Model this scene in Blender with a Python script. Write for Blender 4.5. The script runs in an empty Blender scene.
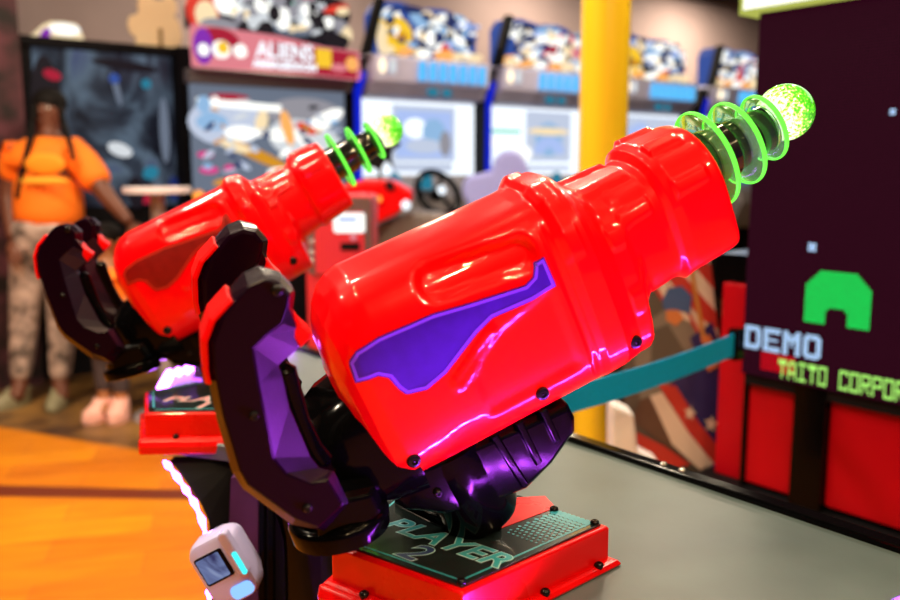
import bpy, bmesh, math, random
from mathutils import Vector, Matrix
random.seed(7)
S = bpy.context.scene
COL = S.collection
PI = math.pi
R_ = math.radians

# ------------------------------------------------------------------ camera
F_PX, YAW, HORIZON, EYE = 875.0, 38.0, 168.0, 1.25
PITCH = math.atan((300 - HORIZON) / F_PX)
cam_data = bpy.data.cameras.new('camera')
cam_data.sensor_width = 36.0
cam_data.lens = 36.0 * F_PX / 900.0
cam_data.clip_start = 0.02
cam = bpy.data.objects.new('camera', cam_data)
COL.objects.link(cam)
cam.location = (0, 0, EYE)
cam.rotation_euler = (PI / 2 - PITCH, 0, -R_(YAW))
cam_data.dof.use_dof = True
cam_data.dof.focus_distance = 1.05
cam_data.dof.aperture_fstop = 3.0
S.camera = cam

# ------------------------------------------------------------------ world, exposure
world = bpy.data.worlds.new('arcade_air')
S.world = world
world.use_nodes = True
world.node_tree.nodes['Background'].inputs[0].default_value = (0.55, 0.45, 0.5, 1)
world.node_tree.nodes['Background'].inputs[1].default_value = 0.02
S.view_settings.view_transform = 'Standard'
S.view_settings.look = 'None'
S.view_settings.exposure = 0.0
S.view_settings.gamma = 1.0
S.view_settings.use_curve_mapping = False
S.cycles.use_denoising = True
S.cycles.max_bounces = 8
S.cycles.sample_clamp_indirect = 6.0


# ------------------------------------------------------------------ lamps of the room and added fill
def ceiling_or_fill_lamp(x, y, z, watts, size=0.16, color=(1.0, 0.80, 0.55), spread=178):
    d = bpy.data.lights.new('ceiling_or_fill_lamp', 'AREA')
    d.shape = 'DISK'
    d.size = size
    d.energy = watts * LAMP_GAIN
    d.color = color
    d.spread = R_(spread)
    o = bpy.data.objects.new('ceiling_or_fill_lamp', d)
    COL.objects.link(o)
    o.location = (x, y, z)
    return o


LAMP_GAIN = 0.37
LAMPS = [
    (-0.9, -2.5, 3.3, 230, 0.20), (0.9, -2.6, 3.3, 190, 0.20), (-0.9, 0.9, 3.3, 120, 0.20),  # first two: unseen fill added behind the camera for frontal light
    (0.35, 2.4, 3.3, 50, 0.20), (1.5, 1.3, 3.3, 36, 0.18), (0.1, 3.3, 3.3, 170, 0.25),
    (3.3, 1.5, 3.3, 190, 0.25), (1.9, 2.7, 3.3, 130, 0.25), (4.6, 3.6, 3.3, 120, 0.25), (-1.3, 2.6, 3.3, 190, 0.25),  # second one added to brighten the chair, cabinet fronts and kiosk
    (-0.2, 1.6, 3.3, 34, 0.09), (0.5, 0.9, 3.3, 26, 0.08), (1.0, 0.3, 3.3, 24, 0.08), (-0.6, -1.2, 3.3, 40, 0.09), (0.2, -0.3, 3.3, 28, 0.08), (1.4, -0.9, 3.3, 36, 0.09), (0.0, -1.6, 3.3, 40, 0.09),
    (1.0, 4.2, 3.3, 40, 0.25), (3.4, 6.1, 3.3, 120, 0.3), (6.2, 6.0, 3.3, 170, 0.3), (8.8, 6.0, 3.3, 260, 0.3), (0.9, 6.1, 3.3, 30, 0.3),  # the one farthest right is added to lift the dark back wall
]
for L in LAMPS:
    near = L[1] < 2 and L[0] < 2          # amber tint put on the near lamps and fill, paler over the back row
    ceiling_or_fill_lamp(*L, color=(1.0, 0.70, 0.36) if near else (1.0, 0.82, 0.60))

# ------------------------------------------------------------------ camera-frame arithmetic for measured points
cy, sy = math.cos(R_(YAW)), math.sin(R_(YAW))
RIGHT = Vector((cy, -sy, 0))
FLAT = Vector((sy, cy, 0))
ZUP = Vector((0, 0, 1))
FWD = FLAT * math.cos(PITCH) - ZUP * math.sin(PITCH)
UPC = FLAT * math.sin(PITCH) + ZUP * math.cos(PITCH)


def ray(u, v):
    return RIGHT * ((u - 450) / F_PX) + FWD - UPC * ((v - 300) / F_PX)


def at(u, v, d):
    return Vector((0, 0, EYE)) + ray(u, v) * d


def hit(u, v, p, n):
    r = ray(u, v)
    c = Vector((0, 0, EYE))
    return c + r * ((Vector(p) - c).dot(n) / r.dot(n))


def on_z(u, v, z):
    return hit(u, v, (0, 0, z), ZUP)


# ------------------------------------------------------------------ materials
def mat(name, col, rough=0.5, metal=0.0, coat=0.0, spec=0.5, vary=0.0, scale=12.0, bump=0.0, trans=0.0, ior=1.45):
    m = bpy.data.materials.new(name)
    m.use_nodes = True
    nt = m.node_tree
    b = nt.nodes['Principled BSDF']
    b.inputs['Base Color'].default_value = (*col, 1)
    b.inputs['Roughness'].default_value = rough
    b.inputs['Metallic'].default_value = metal
    b.inputs['Coat Weight'].default_value = coat
    b.inputs['Coat Roughness'].default_value = 0.035
    b.inputs['Specular IOR Level'].default_value = spec
    b.inputs['Transmission Weight'].default_value = trans
    b.inputs['IOR'].default_value = ior
    tc = nt.nodes.new('ShaderNodeTexCoord')
    n = nt.nodes.new('ShaderNodeTexNoise')
    n.inputs['Scale'].default_value = scale
    n.inputs['Detail'].default_value = 4
    nt.links.new(tc.outputs['Object'], n.inputs['Vector'])
    mr = nt.nodes.new('ShaderNodeMapRange')
    mr.inputs['To Min'].default_value = max(0.02, rough - 0.04)
    mr.inputs['To Max'].default_value = min(1, rough + 0.04)
    nt.links.new(n.outputs['Fac'], mr.inputs['Value'])
    nt.links.new(mr.outputs['Result'], b.inputs['Roughness'])
    if vary > 0:
        mx = nt.nodes.new('ShaderNodeMix')
        mx.data_type = 'RGBA'
        mx.inputs['A'].default_value = (*[max(0, c * (1 - vary)) for c in col], 1)
        mx.inputs['B'].default_value = (*[min(1, c * (1 + vary)) for c in col], 1)
        cr = nt.nodes.new('ShaderNodeMapRange')
        cr.inputs['From Min'].default_value = 0.35
        cr.inputs['From Max'].default_value = 0.65
        nt.links.new(n.outputs['Fac'], cr.inputs['Value'])
        nt.links.new(cr.outputs['Result'], mx.inputs['Factor'])
        nt.links.new(mx.outputs['Result'], b.inputs['Base Color'])
    if bump > 0:
        bp = nt.nodes.new('ShaderNodeBump')
        bp.inputs['Strength'].default_value = bump
        bp.inputs['Distance'].default_value = 0.002
        nt.links.new(n.outputs['Fac'], bp.inputs['Height'])
        nt.links.new(bp.outputs['Normal'], b.inputs['Normal'])
    return m


def glow(name, col, strength=1.0, base=(0.002, 0.002, 0.002)):
    m = bpy.data.materials.new(name)
    m.use_nodes = True
    b = m.node_tree.nodes['Principled BSDF']
    b.inputs['Base Color'].default_value = (*base, 1)
    b.inputs['Roughness'].default_value = 0.5
    b.inputs['Specular IOR Level'].default_value = 0.1
    b.inputs['Emission Color'].default_value = (*col, 1)
    b.inputs['Emission Strength'].default_value = strength
    return m


def art_glow(name, cols, strength=1.0, scale=3.0, seed=0.0, distort=1.5, stretch=(1, 1, 1)):
    """a lit picture: a screen or backlit print showing patches of several colours"""
    m = bpy.data.materials.new(name)
    m.use_nodes = True
    nt = m.node_tree
    b = nt.nodes['Principled BSDF']
    b.inputs['Base Color'].default_value = (0.003, 0.003, 0.003, 1)
    b.inputs['Specular IOR Level'].default_value = 0.15
    b.inputs['Roughness'].default_value = 0.2
    tc = nt.nodes.new('ShaderNodeTexCoord')
    mp = nt.nodes.new('ShaderNodeMapping')
    mp.inputs['Location'].default_value = (seed, seed * 1.7, seed * 0.6)
    mp.inputs['Scale'].default_value = stretch
    n = nt.nodes.new('ShaderNodeTexNoise')
    n.inputs['Scale'].default_value = scale
    n.inputs['Detail'].default_value = 5
    n.inputs['Distortion'].default_value = distort
    r = nt.nodes.new('ShaderNodeValToRGB')
    r.color_ramp.elements.remove(r.color_ramp.elements[1])
    for i, c in enumerate(cols):
        p = 0.30 + 0.40 * i / max(1, len(cols) - 1)
        e = r.color_ramp.elements[0] if i == 0 else r.color_ramp.elements.new(p)
        e.position = p
        e.color = (*c, 1)
    nt.links.new(tc.outputs['Object'], mp.inputs['Vector'])
    nt.links.new(mp.outputs['Vector'], n.inputs['Vector'])
    nt.links.new(n.outputs['Fac'], r.inputs['Fac'])
    nt.links.new(r.outputs['Color'], b.inputs['Emission Color'])
    b.inputs['Emission Strength'].default_value = strength
    return m


M = {}
M['red_shell'] = mat('glossy_red_plastic', (0.90, 0.0003, 0.0035), 0.32, coat=0.6, spec=0.08, vary=0.03, scale=45, bump=0.035)
M['red_box'] = mat('red_powder_coat', (0.70, 0.002, 0.003), 0.28, coat=0.25, spec=0.25)
M['red_trim'] = mat('red_grip_insert', (0.72, 0.001, 0.002), 0.3, spec=0.2)
M['black'] = mat('black_moulded_plastic', (0.0015, 0.0015, 0.002), 0.12, coat=0.0, spec=0.10, scale=80, bump=0.05)
M['grip'] = mat('dark_handle_plastic', (0.006, 0.0008, 0.006), 0.2, coat=0.0, spec=0.10, scale=150, bump=0.06)
M['rubber'] = mat('grainy_grip_rubber', (0.009, 0.0022, 0.018), 0.40, spec=.5, scale=400, bump=0.15)  # violet LED light on the chamfer put into the rubber's base colour
M['black_metal'] = mat('black_screw_metal', (0.015, 0.015, 0.018), 0.22, metal=0.6)
M['barrel'] = mat('black_gloss_tube', (0.01, 0.01, 0.012), 0.12, metal=0.2, coat=0.8)
M['sticker'] = mat('violet_sticker', (0.040, 0.003, 0.34), 0.35, vary=0.1, scale=60)
M['sticker_rim'] = mat('bright_violet_line', (0.20, 0.05, 1.0), 0.35)
M['sticker_red'] = mat('dark_red_sticker', (0.22, 0.002, 0.002), 0.35, vary=0.1, scale=60)
M['sticker_red_rim'] = mat('red_sticker_line', (0.5, 0.02, 0.01), 0.35)
M['lid'] = mat('printed_black_plate', (0.012, 0.02, 0.022), 0.2, coat=0.6)
M['teal'] = mat('teal_print', (0.03, 0.33, 0.42), 0.3)
M['pale'] = mat('pale_teal_print', (0.42, 0.72, 0.78), 0.3)
M['deep_blue'] = mat('blue_print', (0.02, 0.05, 0.18), 0.3)
M['pink_print'] = mat('pink_print', (0.7, 0.3, 0.35), 0.3)
M['table'] = mat('grey_green_panel', (0.066, 0.096, 0.104), 0.38, vary=0.12, scale=9, bump=0.08)
M['steel'] = mat('brushed_steel', (0.5, 0.5, 0.48), 0.3, metal=0.9)
M['cab_black'] = mat('black_laminate', (0.004, 0.004, 0.006), 0.6, vary=0.2, spec=0.12)
M['cab_violet_lit'] = mat('violet_lit_laminate', (0.06, 0.015, 0.12), 0.4, vary=0.2)  # violet light falling on the cabinet, put into the panel's base colour


def acrylic(name, col, em):
    m = bpy.data.materials.new(name)
    m.use_nodes = True
    nt = m.node_tree
    b = nt.nodes['Principled BSDF']
    b.inputs['Base Color'].default_value = (*col, 1)
    b.inputs['Roughness'].default_value = 0.06
    b.inputs['Transmission Weight'].default_value = 0.85
    b.inputs['IOR'].default_value = 1.2
    b.inputs['Emission Color'].default_value = (0.06, 1.0, 0.05, 1)
    b.inputs['Emission Strength'].default_value = em
    return m


M['acrylic'] = acrylic('green_lit_acrylic', (0.7, 1.0, 0.7), 0.05)
M['acrylic_edge'] = glow('green_lit_acrylic_edge', (0.15, 1.0, 0.06), 1.5)


# ball: crackled acrylic lit from its stem
def ball_material():
    m = bpy.data.materials.new('crackled_glowing_acrylic')
    m.use_nodes = True
    nt = m.node_tree
    b = nt.nodes['Principled BSDF']
    b.inputs['Base Color'].default_value = (0.1, 0.7, 0.05, 1)
    b.inputs['Roughness'].default_value = 0.1
    b.inputs['Coat Weight'].default_value = 0.6
    tc = nt.nodes.new('ShaderNodeTexCoord')
    sep = nt.nodes.new('ShaderNodeSeparateXYZ')
    nt.links.new(tc.outputs['Object'], sep.inputs['Vector'])
    vo = nt.nodes.new('ShaderNodeTexNoise')
    vo.inputs['Scale'].default_value = 300
    vo.inputs['Detail'].default_value = 3
    nt.links.new(tc.outputs['Object'], vo.inputs['Vector'])
    # brightness falls from the lit stem (local x low) to the tip
    ma = nt.nodes.new('ShaderNodeMath')
    ma.operation = 'MULTIPLY_ADD'
    ma.inputs[1].default_value = -14.0
    nt.links.new(sep.outputs['X'], ma.inputs[0])
    ad = nt.nodes.new('ShaderNodeMath')
    ad.operation = 'MULTIPLY_ADD'
    ad.inputs[1].default_value = 1.7
    nt.links.new(vo.outputs['Fac'], ad.inputs[0])
    ad.inputs[2].default_value = -0.37
    nt.links.new(ad.outputs[0], ma.inputs[2])
    r = nt.nodes.new('ShaderNodeValToRGB')
    els = r.color_ramp.elements
    els[0].position = 0.2
    els[0].color = (0.0, 0.13, 0.0, 1)
    els[1].position = 0.78
    els[1].color = (1.0, 0.98, 0.85, 1)
    for p, c in ((0.38, (0.02, 0.45, 0.01)), (0.5, (0.25, 0.75, 0.02)), (0.62, (0.9, 0.75, 0.25))):
        e = els.new(p)
        e.color = (*c, 1)
    nt.links.new(ma.outputs[0], r.inputs['Fac'])
    nt.links.new(r.outputs['Color'], b.inputs['Emission Color'])
    b.inputs['Emission Strength'].default_value = 1.5
    return m


M['ball'] = ball_material()
M['led'] = glow('violet_led', (0.50, 0.06, 1.0), 640.0)
M['led_side'] = glow('violet_led_side', (0.50, 0.10, 1.0), 22.0)
M['led_band'] = glow('violet_led_tape', (0.45, 0.02, 1.0), 7.0)


# ------------------------------------------------------------------ object helpers
def link(name, bm, m=None, parent=None, smooth=False, bevel=0.0, seg=2, subsurf=0, angle=35):
    me = bpy.data.meshes.new(name)
    bmesh.ops.recalc_face_normals(bm, faces=bm.faces)
    bm.to_mesh(me)
    bm.free()
    o = bpy.data.objects.new(name, me)
    COL.objects.link(o)
    ms = m if isinstance(m, (list, tuple)) else [m]
    for k in ms:
        if k:
            me.materials.append(k)
    if parent:
        o.parent = parent
    if smooth:
        for p in me.polygons:
            p.use_smooth = True
        try:
            me.set_sharp_from_angle(angle=R_(angle))
        except Exception:
            pass
    if bevel > 0:
        md = o.modifiers.new('bevel', 'BEVEL')
        md.width = bevel
        md.segments = seg
        md.limit_method = 'ANGLE'
        md.angle_limit = R_(40)
    if subsurf:
        md = o.modifiers.new('sub', 'SUBSURF')
        md.levels = subsurf
        md.render_levels = subsurf
    return o


def tag(o, label=None, cat=None, group=None, kind=None):
    if label:
        o['label'] = label
    if cat:
        o['category'] = cat
    if group:
        o['group'] = group
    if kind:
        o['kind'] = kind
    return o


def empty(name, loc=(0, 0, 0), mtx=None, label=None, cat=None, group=None):
    o = bpy.data.objects.new(name, None)
    o.empty_display_size = 0.1
    COL.objects.link(o)
    if mtx is not None:
        o.matrix_world = mtx
    else:
        o.location = loc
    tag(o, label, cat, group)
    return o


def copy_tree(o, parent=None):
    c = o.copy()
    COL.objects.link(c)
    if parent:
        c.parent = parent
    for ch in list(o.children):
        copy_tree(ch, c)
    return c


def BM():
    return bmesh.new()


def box(bm, lo, hi, mi=0, mtx=None):
    vs = [bm.verts.new((x, y, z)) for x in (lo[0], hi[0]) for y in (lo[1], hi[1]) for z in (lo[2], hi[2])]
    fs = []
    for q in ((0, 1, 3, 2), (4, 6, 7, 5), (0, 4, 5, 1), (2, 3, 7, 6), (0, 2, 6, 4), (1, 5, 7, 3)):
        f = bm.faces.new([vs[i] for i in q])
        f.material_index = mi
        fs.append(f)
    if mtx is not None:
        for v in vs:
            v.co = mtx @ v.co
    return vs


def prism(bm, layers, mi=0):
    """closed loft through equal-length loops of 3D points"""
    rings = [[bm.verts.new(p) for p in L] for L in layers]
    n = len(rings[0])
    for a, b in zip(rings, rings[1:]):
        for i in range(n):
            f = bm.faces.new((a[i], a[(i + 1) % n], b[(i + 1) % n], b[i]))
            f.material_index = mi
    for r in (rings[0], rings[-1]):
        try:
            f = bm.faces.new(r)
            f.material_index = mi
        except ValueError:
            pass
    return rings


def frame_of(d):
    d = Vector(d).normalized()
    a = Vector((0, 0, 1)) if abs(d.z) < 0.9 else Vector((1, 0, 0))
    x = d.cross(a).normalized()
    return x, d.cross(x).normalized()


def tube(bm, pts, r, n=10, mi=0, cap=True):
    pts = [Vector(p) for p in pts]
    rr = r if isinstance(r, (list, tuple)) else [r] * len(pts)
    rings = []
    x = None
    for i, p in enumerate(pts):
        d = (pts[min(i + 1, len(pts) - 1)] - pts[max(i - 1, 0)]).normalized()
        if x is None:
            x, _ = frame_of(d)
        else:
            x = (x - d * x.dot(d)).normalized()
        y = d.cross(x)
        rings.append([bm.verts.new(p + x * rr[i] * math.cos(2 * PI * k / n) + y * rr[i] * math.sin(2 * PI * k / n)) for k in range(n)])
    for a, b in zip(rings, rings[1:]):
        for k in range(n):
            f = bm.faces.new((a[k], a[(k + 1) % n], b[(k + 1) % n], b[k]))
            f.material_index = mi
    if cap:
        for q in (rings[0], rings[-1]):
            f = bm.faces.new(q)
            f.material_index = mi
    return rings


def lathe(bm, prof, origin, axis, n=32, mi=0):
    """prof: (along, radius) pairs, closed at both ends"""
    axis = Vector(axis).normalized()
    x, y = frame_of(axis)
    origin = Vector(origin)
    rings = []
    for a, r in prof:
        c = origin + axis * a
        rings.append([bm.verts.new(c + x * r * math.cos(2 * PI * k / n) + y * r * math.sin(2 * PI * k / n)) for k in range(n)])
    for a, b in zip(rings, rings[1:]):
        for k in range(n):
            f = bm.faces.new((a[k], a[(k + 1) % n], b[(k + 1) % n], b[k]))
            f.material_index = mi
    for q in (rings[0], rings[-1]):
        try:
            f = bm.faces.new(q)
            f.material_index = mi
        except ValueError:
            pass


def ellipsoid(bm, c, r, n=16, m=10, mi=0, mtx=None):
    c = Vector(c)
    r = Vector(r) if not isinstance(r, (int, float)) else Vector((r, r, r))
    rings = []

    def P(v):
        v = Vector((v.x * r.x, v.y * r.y, v.z * r.z))
        if mtx is not None:
            v = mtx @ v
        return c + v
    top = bm.verts.new(P(Vector((0, 0, 1))))
    bot = bm.verts.new(P(Vector((0, 0, -1))))
    for i in range(1, m):
        t = PI * i / m
        rings.append([bm.verts.new(P(Vector((math.sin(t) * math.cos(2 * PI * k / n), math.sin(t) * math.sin(2 * PI * k / n), math.cos(t))))) for k in range(n)])
    fs = []
    for k in range(n):
        fs.append(bm.faces.new((top, rings[0][k], rings[0][(k + 1) % n])))
        fs.append(bm.faces.new((bot, rings[-1][(k + 1) % n], rings[-1][k])))
    for a, b in zip(rings, rings[1:]):
        for k in range(n):
            fs.append(bm.faces.new((a[k], b[k], b[(k + 1) % n], a[(k + 1) % n])))
    for f in fs:
        f.material_index = mi


def torus(bm, c, axis, R0, rs, ra, n=48, m=10, mi=0):
    """ring with an oval section: rs = radial half width, ra = axial half width"""
    axis = Vector(axis).normalized()
    x, y = frame_of(axis)
    c = Vector(c)
    rings = []
    for k in range(n):
        d = x * math.cos(2 * PI * k / n) + y * math.sin(2 * PI * k / n)
        rings.append([bm.verts.new(c + d * (R0 + rs * math.cos(2 * PI * j / m)) + axis * ra * math.sin(2 * PI * j / m)) for j in range(m)])
    for k in range(n):
        a, b = rings[k], rings[(k + 1) % n]
        for j in range(m):
            f = bm.faces.new((a[j], b[j], b[(j + 1) % m], a[(j + 1) % m]))
            f.material_index = mi


def offset_poly(P, d):
    """inset (d>0) a counter-clockwise 2D polygon"""
    n = len(P)
    area = sum(P[i][0] * P[(i + 1) % n][1] - P[(i + 1) % n][0] * P[i][1] for i in range(n))
    sgn = 1 if area > 0 else -1
    out = []
    for i in range(n):
        a, b, c = Vector(P[i - 1]), Vector(P[i]), Vector(P[(i + 1) % n])
        e1 = (b - a).normalized()
        e2 = (c - b).normalized()
        n1 = Vector((-e1.y, e1.x)) * sgn
        n2 = Vector((-e2.y, e2.x)) * sgn
        k = n1 + n2
        k = k / max(0.35, k.dot(n1)) if k.length > 1e-6 else n1
        out.append(tuple(b + k * d))
    return out


def text_mesh(s, size, shear=0.0, offset=0.0, extrude=0.0, bold=True, spacing=1.0):
    cu = bpy.data.curves.new('lettering', 'FONT')
    cu.body = s
    cu.size = size
    cu.shear = shear
    cu.offset = offset
    cu.extrude = extrude
    cu.align_x = 'CENTER'
    cu.align_y = 'CENTER'
    cu.space_character = spacing
    o = bpy.data.objects.new('lettering', cu)
    COL.objects.link(o)
    dg = bpy.context.evaluated_depsgraph_get()
    me = bpy.data.meshes.new_from_object(o.evaluated_get(dg))
    bm = bmesh.new()
    bm.from_mesh(me)
    bpy.data.objects.remove(o)
    bpy.data.curves.remove(cu)
    bpy.data.meshes.remove(me)
    return bm


# ================================================================== ROOM
def slab(name, lo, hi, m, **k):
    b = BM()
    box(b, lo, hi)
    o = link(name, b, m, **k)
    o['kind'] = 'structure'
    return o


def floor_material():
    m = bpy.data.materials.new('orange_wood_planks_and_dark_carpet')
    m.use_nodes = True
    nt = m.node_tree
    b = nt.nodes['Principled BSDF']
    b.inputs['Roughness'].default_value = 0.4
    tc = nt.nodes.new('ShaderNodeTexCoord')
    rot = nt.nodes.new('ShaderNodeMapping')
    rot.inputs['Rotation'].default_value = (0, 0, R_(24))
    nt.links.new(tc.outputs['Object'], rot.inputs['Vector'])
    br = nt.nodes.new('ShaderNodeTexBrick')
    br.inputs['Scale'].default_value = 1.0
    br.inputs['Brick Width'].default_value = 0.62
    br.inputs['Row Height'].default_value = 0.17
    br.inputs['Mortar Size'].default_value = 0.002
    br.inputs['Color1'].default_value = (0.58, 0.16, 0.003, 1)
    br.inputs['Color2'].default_value = (0.76, 0.27, 0.004, 1)
    br.inputs['Mortar'].default_value = (0.45, 0.13, 0.012, 1)
    nt.links.new(rot.outputs['Vector'], br.inputs['Vector'])
    st = nt.nodes.new('ShaderNodeMapping')
    st.inputs['Scale'].default_value = (2.0, 16, 1)
    nt.links.new(rot.outputs['Vector'], st.inputs['Vector'])
    gr = nt.nodes.new('ShaderNodeTexNoise')
    gr.inputs['Scale'].default_value = 2.0
    gr.inputs['Detail'].default_value = 6
    nt.links.new(st.outputs['Vector'], gr.inputs['Vector'])
    mg = nt.nodes.new('ShaderNodeMix')
    mg.data_type = 'RGBA'
    mg.blend_type = 'MULTIPLY'
    mg.inputs['Factor'].default_value = 0.55
    gramp = nt.nodes.new('ShaderNodeValToRGB')
    gramp.color_ramp.elements[0].position = 0.3
    gramp.color_ramp.elements[0].color = (0.55, 0.42, 0.35, 1)
    gramp.color_ramp.elements[1].position = 0.65
    gramp.color_ramp.elements[1].color = (1, 1, 1, 1)
    nt.links.new(gr.outputs['Fac'], gramp.inputs['Fac'])
    nt.links.new(br.outputs['Color'], mg.inputs['A'])
    nt.links.new(gramp.outputs['Color'], mg.inputs['B'])
    # cast shadow painted in as a dark strip, and the carpet beyond the wood
    def line(p, q):
        d = (q - p)
        nrm = Vector((-d.y, d.x, 0)).normalized()
        if nrm.y < 0:
            nrm = -nrm
        vm = nt.nodes.new('ShaderNodeVectorMath')
        vm.operation = 'DOT_PRODUCT'
        vm.inputs[1].default_value = nrm
        nt.links.new(tc.outputs['Object'], vm.inputs[0])
        return vm.outputs['Value'], nrm.dot(p)

    def step(val, thr, soft):
        r = nt.nodes.new('ShaderNodeMapRange')
        r.inputs['From Min'].default_value = thr - soft
        r.inputs['From Max'].default_value = thr + soft
        nt.links.new(val, r.inputs['Value'])
        return r.outputs['Result']

    def mixc(fac, A, col):
        x = nt.nodes.new('ShaderNodeMix')
        x.data_type = 'RGBA'
        nt.links.new(fac, x.inputs['Factor'])
        nt.links.new(A, x.inputs['A'])
        if isinstance(col, tuple):
            x.inputs['B'].default_value = (*col, 1)
        else:
            nt.links.new(col, x.inputs['B'])
        return x.outputs['Result']
    cur = mg.outputs['Result']
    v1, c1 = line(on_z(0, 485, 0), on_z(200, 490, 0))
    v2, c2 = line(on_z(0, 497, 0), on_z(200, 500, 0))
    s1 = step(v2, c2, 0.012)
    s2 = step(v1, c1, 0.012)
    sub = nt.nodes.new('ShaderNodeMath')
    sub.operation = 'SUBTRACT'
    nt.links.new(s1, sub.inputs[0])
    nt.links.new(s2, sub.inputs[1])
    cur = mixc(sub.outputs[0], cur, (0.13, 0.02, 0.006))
    v3, c3 = line(on_z(0, 427, 0), on_z(150, 452, 0))
    cn = nt.nodes.new('ShaderNodeTexNoise')
    cn.inputs['Scale'].default_value = 3.5
    nt.links.new(tc.outputs['Object'], cn.inputs['Vector'])
    crr = nt.nodes.new('ShaderNodeValToRGB')
    crr.color_ramp.elements[0].position = 0.38
    crr.color_ramp.elements[0].color = (0.05, 0.022, 0.012, 1)
    crr.color_ramp.elements[1].position = 0.62
    crr.color_ramp.elements[1].color = (0.26, 0.13, 0.035, 1)
    nt.links.new(cn.outputs['Fac'], crr.inputs['Fac'])
    cur = mixc(step(v3, c3, 0.02), cur, crr.outputs['Color'])
    nt.links.new(cur, b.inputs['Base Color'])
    return m


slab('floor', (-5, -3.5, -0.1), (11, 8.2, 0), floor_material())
M['wall'] = mat('mauve_beige_plaster', (0.38, 0.29, 0.29), 0.8, vary=0.05, scale=2)
M['ceiling'] = mat('dark_ceiling', (0.02, 0.018, 0.018), 0.9)
slab('ceiling', (-5, -3.5, 3.5), (11, 8.2, 3.6), M['ceiling'])
slab('wall_back', (-4.8, 6.9, 0), (10.8, 7.1, 3.5), M['wall'])
M['wall_dark'] = mat('black_painted_plaster', (.012, .011, .013), .85, vary=.1, scale=2)
slab('wall_left', (-5, -3.5, 0), (-4.8, 7.6, 3.5), M['wall_dark'])
slab('wall_right', (10.8, -3.5, 0), (11, 7.6, 3.5), M['wall_dark'])
slab('wall_front', (-4.8, -3.5, 0), (10.8, -3.3, 3.5), M['wall_dark'])


# ================================================================== LIGHT GUNS
def gun_matrix(origin, psi, theta, roll):
    a, t, r = R_(psi), R_(theta), R_(roll)
    hx = RIGHT * math.cos(a) + FLAT * math.sin(a)
    ax = hx * math.cos(t) + ZUP * math.sin(t)
    up = -hx * math.sin(t) + ZUP * math.cos(t)
    lat = ax.cross(up)
    up = up * math.cos(r) + lat * math.sin(r)
    lat = ax.cross(up)
    m = Matrix((ax, -lat, up)).transposed().to_4x4()
    m.translation = origin
    return m


G2 = gun_matrix(at(500, 310, 0.98), 14, 25.5, 9)
G1 = gun_matrix(at(225, 252, 1.75), 13, 28.8, 0)
G2I = G2.inverted()


def gl(u, v, w):
    """point of the near gun, in gun coordinates (along, height), on the plane w towards the viewer's side"""
    n = -(G2.to_3x3() @ Vector((0, 1, 0)))
    p = hit(u, v, G2 @ Vector((0, -w, 0)), n)
    q = G2I @ p
    return (q.x, q.z)


def interp(tab, s):
    if s <= tab[0][0]:
        return tab[0][1]
    for (a, x), (b, y) in zip(tab, tab[1:]):
        if s <= b:
            t = (s - a) / (b - a)
            return x + (y - x) * t
    return tab[-1][1]


def sm(x):
    x = max(0.0, min(1.0, x))
    return x * x * (3 - 2 * x)


def seg_dist(p, a, b):
    px, py = p[0] - a[0], p[1] - a[1]
    dx, dy = b[0] - a[0], b[1] - a[1]
    t = max(0, min(1, (px * dx + py * dy) / (dx * dx + dy * dy)))
    return math.hypot(px - t * dx, py - t * dy)


T_TOP = [(-.200, .040), (-.197, .066), (-.191, .084), (-.182, .100), (-.170, .113), (-.156, .1215), (-.14, .1255), (.050, .117), (.066, .118), (.074, .1245), (.096, .1225), (.103, .117), (.113, .099), (.124, .092),
         (.185, .089), (.193, .091), (.199, .101), (.210, .104), (.258, .102), (.266, .100)]
T_BOT = [(-.200, -.05), (-.197, -.074), (-.191, -.090), (-.182, -.101), (-.168, -.1085), (.050, -.111), (.132, -.111), (.137, -.107), (.143, -.066), (.152, -.054), (.185, -.048), (.193, -.048), (.199, -.052),
         (.210, -.048), (.258, -.043), (.266, -.041)]
T_HW = [(-.200, .045), (-.197, .062), (-.191, .071), (-.182, .078), (-.168, .0825), (-.12, .084), (.050, .083), (.064, .084), (.072, .0895), (.096, .089), (.106, .083), (.118, .0775), (.136, .076), (.143, .072),
        (.185, .067), (.193, .067), (.199, .073), (.210, .075), (.262, .0745), (.266, .073)]
T_NT = [(-.2, 3.0), (-.15, 3.3), (.05, 3.2), (.11, 2.7), (.19, 2.5), (.266, 2.3)]
T_NB = [(-.2, 3.6), (.05, 3.9), (.132, 3.7), (.155, 3.2), (.20, 4.4), (.266, 6.0)]


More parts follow.
